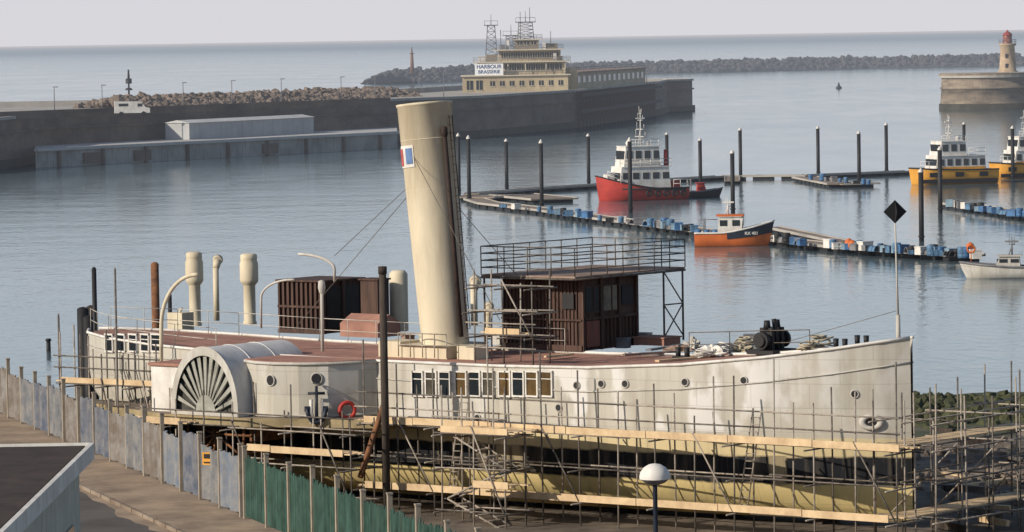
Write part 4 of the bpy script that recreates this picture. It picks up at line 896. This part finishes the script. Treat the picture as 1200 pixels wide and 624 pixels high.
def put(kind,mt,lab,p):
    key=(kind,mt.name); rz=R.uniform(0,3); s_=R.uniform(.7,1.25)
    if key not in pr_: pr_[key]=KD[kind](mt,lab,p)
    else: dup(pr_[key],p,rz,(s_,)*3)
BL2=mat("pale_blue_plastic",(.22,.33,.42),.6,.3,2,.03); BL3=mat("faded_blue_plastic",(.1,.2,.33),.6,.4,2,.03)
OPTS=[('b',BLUE,"blue plastic barrel standing on the pontoon"),('b',BLUE,"blue plastic barrel standing on the pontoon"),('b',BL3,"faded blue barrel standing on the pontoon"),('c',BL3,"faded blue plastic crate on the pontoon"),('c',BLUE,"blue plastic crate on the pontoon"),('c',BL2,"pale blue crate on the pontoon"),('c',GREY,"grey crate on the pontoon"),('b',BLACK,"black barrel standing on the pontoon"),('p',BLACK,"black netted lobster pot on the pontoon"),('p',GREY,"grey netted lobster pot on the pontoon"),('c',WHITE,"white fish crate on the pontoon"),('p',BL3,"blue netted lobster pot on the pontoon")]
def along(u0_,v0_,u1_,v1_,k,spread=.8):
    a=survey(u0_,v0_,.53);c_=survey(u1_,v1_,.53)
    for i in range(k):
        p=a.lerp(c_,(i+R.uniform(.1,.9))/k)+Vector((R.uniform(-.3,.3),R.uniform(-spread,spread),0))
        put(*R.choice(OPTS),p)
along(642,250,692,256,13); along(700,258,755,265,6); along(758,265,812,272,18); along(908,283,945,288,11); along(965,290,1000,294,8); along(1005,293,1140,303,40); along(1112,242,1200,255,28); along(948,211,1022,217,9,1.2); along(585,243,640,249,4)
for u,v in((995,291),(999,293),(1137,296)):
    m=MB(); m.lathe((0,0,0),[(.01,0),(.35,.15),(.42,.45),(.3,.75),(.05,.9),(.01,.92)],12); m.make("buoy",[ORANGE],None,survey(u,v,.53),label="orange mooring buoy resting on the pontoon",category="buoy",group="orange buoys on the pontoon")
m=MB(); m.torus((0,0,0),.32,.08,Matrix.Rotation(math.pi/2,4,'X')); m.tube((0,.1,-1.1),(0,.1,.5),.05); m.make("lifebuoy",[ORANGE],None,survey(1138,292,1.6),label="orange lifebuoy on a post by the pontoon",category="lifebuoy")
# ---------------- boats
def hullmesh(L_,B_,z0,zs,zb,blunt=2.4,flip=1,mats=None,parent=None,N=28,rake=.22):
    rings=[]
    for i in range(N+1):
        q=i/N; x=-L_/2+L_*q; f=1-max(0,(q-.5)/.5)**blunt; bb=B_/2*max(.03,f*(.92+.08*min(1,q*4))); zt=zs+(zb-zs)*max(0,(q-.35)/.65)**1.6
        rk=(q>.6)*(q-.6)*L_*rake
        half=[(bb,zt,rk),(bb*.98,zt*.55+z0*.1,rk*.6),(bb*.86,.15,rk*.1),(bb*.45,z0,-rk*.2)]
        rings.append([((x+r)*flip,-y,z) for y,z,r in half]+[((x+r)*flip,y,z) for y,z,r in half[::-1]])
    m=MB(); m.loft(rings,0,True); r=rings[0]; m.add(r,[tuple(range(8))],0); m.add(rings[-1],[tuple(range(8))],0)
    m.path([Vector(q[0])+Vector((0,-.03,0)) for q in rings],.09,6,1); m.path([Vector(q[-1])+Vector((0,.03,0)) for q in rings],.09,6,1)
    m.make("hull",mats,parent)
    d=MB(); d.loft([[ (q[0][0],q[0][1]*.97,q[0][2]-.25),(q[-1][0],q[-1][1]*.97,q[-1][2]-.25)] for q in rings],0,False); d.make("deck",[GREY],parent,fix=False)
def cabin(x0,x1,y,z0,z1,parent,mt=WHITE,win=True,rake=.3,wz=.62,wh=.32,name="cabin"):
    m=MB(); h=z1-z0; sx_=1 if x1>x0 else -1
    pf=[(x0,z0),(x1,z0),(x1-sx_*rake*h,z1),(x0+sx_*.1*h,z1)]
    m.add([(a,-y,b_) for a,b_ in pf]+[(a,y*1.0,b_) for a,b_ in pf],[(0,1,2,3),(7,6,5,4),(0,4,5,1),(1,5,6,2),(2,6,7,3),(3,7,4,0)])
    m.box(((x0+x1)/2-sx_*rake*h*.4,0,z1+.05),(abs(x1-x0)*.95,2*y+.25,.1)); cb=m.make(name,[mt],parent)
    if win:
        k=max(2,int(abs(x1-x0)/1.1)); zc_=z0+h*wz
        for i in range(k):
            xa=x0+(x1-x0-sx_*rake*h*.6)*(i+.5)/k
            for s_ in(-1,1): w_=MB(); w_.box((xa,s_*(y+.01),zc_),(abs(x1-x0)/k*.62,.05,h*wh)); w_.make("window",[GLASS],cb)
        f=MB(); xf=x1-sx_*rake*h*wz+sx_*.03; f.box((xf,0,zc_),(.12,2*y*.85,h*wh)); f.make("windscreen",[GLASS],cb)
    return cb
def mast(parent,x,z0,z1,arms=((.6,.8),),mt=WHITE):
    m=MB(); m.tube((x,0,z0),(x,0,z1),.09,.04,6)
    for q,w_ in arms: z=z0+(z1-z0)*q; m.tube((x,-w_,z),(x,w_,z),.05,None,5); m.tube((x-w_*.6,0,z),(x+w_*.6,0,z),.05,None,5); m.tube((x+w_*.5,0,z),(x+w_*.5,0,z+.6),.04,None,4); m.tube((x-w_*.5,0,z),(x-w_*.5,0,z+.9),.03,None,4)
    m.box((x,0,z0+(z1-z0)*.75),(1.1,.18,.14)); m.tube((x-.3,0,z0),(x,0,z0+(z1-z0)*.5),.05,None,5); m.make("mast",[mt],parent)
mid=(survey(752,235)+Vector((0,1,0))); Lb=104/(FP/mid.y)
wb=root("workboat","red hulled workboat with white two storey wheelhouse and mast","boat",mid,.3)
hullmesh(Lb,5.0,-.5,1.5,3.1,blunt=3.5,flip=-1,mats=[REDP,BLACK],parent=wb,rake=.1)
m=MB()
for i in range(5): m.torus((0,0,0),.32,.13,Matrix.Translation((Lb*.42-i*1.1,-2.5,.9))@Matrix.Rotation(math.pi/2,4,'X'),12,6)
m.tube((Lb*.45,-2.5,1.3),(-Lb*.3,-2.55,1.5),.1); m.make("fender_belt",[BLACK],wb)
cabin(3.2,-3.4,2.0,1.5,4.1,wb,rake=.08,wz=.6,wh=.3); cabin(2.0,-2.8,1.75,4.2,6.6,wb,rake=.12,wz=.58,wh=.45,name="wheelhouse")
railing([(-3.4,-2.0,4.2),(3.2,-2.0,4.2)],.9,2,"railing",wb,WHITE,1.2,.04); railing([(-2.2,-1.6,6.7),(1.8,-1.6,6.7)],.8,2,"railing",wb,WHITE,1.0,.04)
railing([(-4.9,-1.6,2.8),(-3.4,-2.3,2.2)],.9,2,"railing",wb,WHITE,1.0,.04); railing([(3.4,-2.4,1.5),(5.2,-2.3,1.5)],1.0,2,"railing",wb,WHITE,.8,.04)
mast(wb,0,6.7,11.2,((.25,1.2),(.45,.9),(.7,.6),(.88,.3)))
m=MB(); m.lathe((-1.6,0,6.7),[(.01,0),(.3,.1),(.35,.4),(.2,.65),(.01,.7)],12); m.make("radar_dome",[WHITE],wb)
m=MB(); m.lathe((1.2,.4,6.7),[(.01,0),(.25,.1),(.3,.3),(.01,.6)],12); m.make("radar_dome",[WHITE],wb)
m=MB(); m.box((4.2,0,1.9),(1.2,2,.8)); m.make("deck_locker",[REDP],wb)
m=MB(); m.box((-4.2,0,2.9),(.9,1.6,.7)); m.make("deck_locker",[WHITE],wb)
m=MB(); m.tube((2.8,-1.2,4.2),(2.8,-1.2,6.2),.25,.22,10); m.make("exhaust_stack",[REDP],wb)
q=survey(822,231); rb=root("inflatable_boat","dark grey inflatable boat with small console and arch","boat",q,.1); hullmesh(4.6,2.0,-.2,.7,1.1,mats=[BLACK,GREY],parent=rb); cabin(-.6,.6,.5,.7,1.7,rb,mt=REDP,win=False); m=MB(); m.path([(-1.4,-.8,.7),(-1.4,-.7,2.2),(-1.4,.7,2.2),(-1.4,.8,.7)],.06); m.make("arch",[GREY],rb)
def yellow(u,v,Lpx,rz,label):
    mid=survey(u,v)+Vector((0,1.5,0)); Lb=Lpx/(FP/mid.y)
    y=root("crew_transfer_boat",label,"boat",mid,rz,"yellow and white crew boats"); k=Lb/11.8
    hullmesh(Lb*.96,5.2,-.4,1.9,2.2,blunt=7,flip=-1,mats=[YELL,BLACK],parent=y,rake=.08)
    m=MB(); m.box((0,-2.5,.45),(Lb*.9,.3,.5)); m.make("waterline_band",[BLACK],y)
    cabin(4.0*k,-3.0*k,2.1,1.7,3.7,y,mt=WHITE,rake=.12,wz=.6,wh=.42); cabin(1.4*k,-2.4*k,1.8,3.8,5.6,y,rake=.15,wz=.55,wh=.5,name="wheelhouse")
    m=MB(); m.box((.5*k,-2.13,2.05),(6.6*k,.06,.5)); m.make("cabin_stripe",[YELL],y)
    for xx,w_ in((-3.6,1.2),(0,1.2),(3.4,1.2)): m=MB(); m.box((xx*k,-2.64,1.3),(w_,.08,.6)); m.make("fender_pad",[BLACK],y)
    railing([(-5.2*k,-2.0,2.1),(-3.0*k,-2.3,2.0)],1.0,2,"railing",y,WHITE,.9,.04); railing([(-2*k,-1.6,5.7),(1.3*k,-1.6,5.7)],.7,2,"railing",y,WHITE,1,.04); railing([(1.6*k,-1.9,3.8),(4.0*k,-1.9,3.8)],.9,2,"railing",y,WHITE,.9,.04)
    mast(y,-.4,5.7,9.0,((.3,.8),(.55,.6),(.8,.3))); m=MB(); m.lathe((.9,0,5.7),[(.01,0),(.3,.1),(.35,.4),(.01,.7)],12); m.make("radar_dome",[WHITE],y)
yellow(1117,216,106,.3,"yellow hulled crew boat with boxy white wheelhouse and mast"); yellow(1206,209,96,.3,"yellow and white crew boat moored beside a pile")
mid=survey(858,289)+Vector((0,.8,0)); Lb=92/(FP/mid.y)
fbt=root("fishing_boat","small orange and dark blue fishing boat with orange and white cabin","boat",mid,-.12)
hullmesh(Lb*.93,2.6,-.3,1.3,2.4,mats=[ORANGE,WHITE],parent=fbt)
m=MB(); rg=[]
for i in range(13):
    q=.45+.55*i/12; x=-Lb*.93/2+Lb*.93*q; f=1-max(0,(q-.5)/.5)**2.4; bb=1.3*max(.03,f)+.04; zt=1.3+1.1*max(0,(q-.35)/.65)**1.6; rk=(q>.6)*(q-.6)*Lb*.93*.22
    rg.append([(x+rk,-bb,zt-.05),(x+rk*.8,-bb*.99,zt*.78),(x+rk*.6,-bb*.98,zt*.52)])
m.loft(rg,0,True); m.loft([[(a[0],-a[1],a[2]) for a in r] for r in rg],0,True); m.make("bow_strake",[NAVY],fbt,fix=False)
text("registration_number","RX 401",.42,Matrix.Translation((2.0,-1.4,1.25))@Matrix.Rotation(.18,4,'Z')@Matrix.Rotation(math.pi/2,4,'X'),WHITE,fbt,.02)
cabin(-1.3,1.0,.85,1.2,2.8,fbt,mt=WHITE,rake=-.1,wz=.65,wh=.35,name="wheelhouse"); m=MB(); m.box((-.1,0,2.95),(2.6,2.0,.16)); m.make("wheelhouse_roof",[ORANGE],fbt)
mast(fbt,-.3,3.0,4.6,((.5,.4),)); m=MB(); m.path([(-2.6,-.9,1.2),(-2.6,-.9,2.6),(-2.6,.9,2.6),(-2.6,.9,1.2)],.05); m.path([(-1.3,-.9,2.6),(-2.6,-.9,2.6)],.04); m.make("gantry",[GREY],fbt)
for i in range(3): m=MB(); m.lathe((-3.2+.8*i,-.2,1.0),[(.01,0),(.33,0),(.33,.6),(.01,.62)],10); m.make("fish_bin",[BLUE],fbt)
mid=survey(1182,327); sb=root("motor_boat","grey white open motor boat moored beside the pontoon","boat",mid+Vector((0,1,0)),-.15)
hullmesh(6.6,2.4,-.2,.95,1.35,flip=-1,mats=[PALE,GREY],parent=sb); cabin(1.1,-1.0,.8,.9,1.8,sb,mt=PALE,rake=.5); mast(sb,.4,1.8,3.4,((.6,.4),),GREY)
m=MB(); m.box((2.9,0,.9),(.4,.45,.7)); m.box((3.0,0,.3),(.2,.2,.7)); m.make("outboard_motor",[BLACK],sb)
q=survey(983,104); m=MB(); m.lathe((0,0,0),[(.01,-.3),(1.0,0),(1.1,.5),(.5,.9),(.3,1.8),(.05,2.3),(.01,2.35)],12); m.make("channel_buoy",[NAVY],None,q,label="tiny dark channel buoy out on the water",category="buoy")
for i in range(26):
    u=R.uniform(1090,1200); v=R.uniform(505,620)
    timber(u,v,u+R.uniform(20,60),v+R.uniform(-8,12),1.05,"old timber beam lying on the slipway",R.choice([TIMBER,PONT,PLANK,STEEL]),R.uniform(.15,.35),R.uniform(.1,.3))
SW=mat("seaweed_rock",(.075,.08,.04),.95,.5,1,.3,col2=(.03,.033,.018))
rocks("seaweed_rocks",[Vector((19,218,0)),Vector((60,226,0))],2600,.12,.6,SW,15,.0,.6,"green seaweed covered rocks along the shore")
rocks("slipway_rubble",[Vector((17,178,0)),Vector((50,182,0))],900,.08,.35,ROCK,20,.85,1.05,"brown rubble scattered over the slipway")
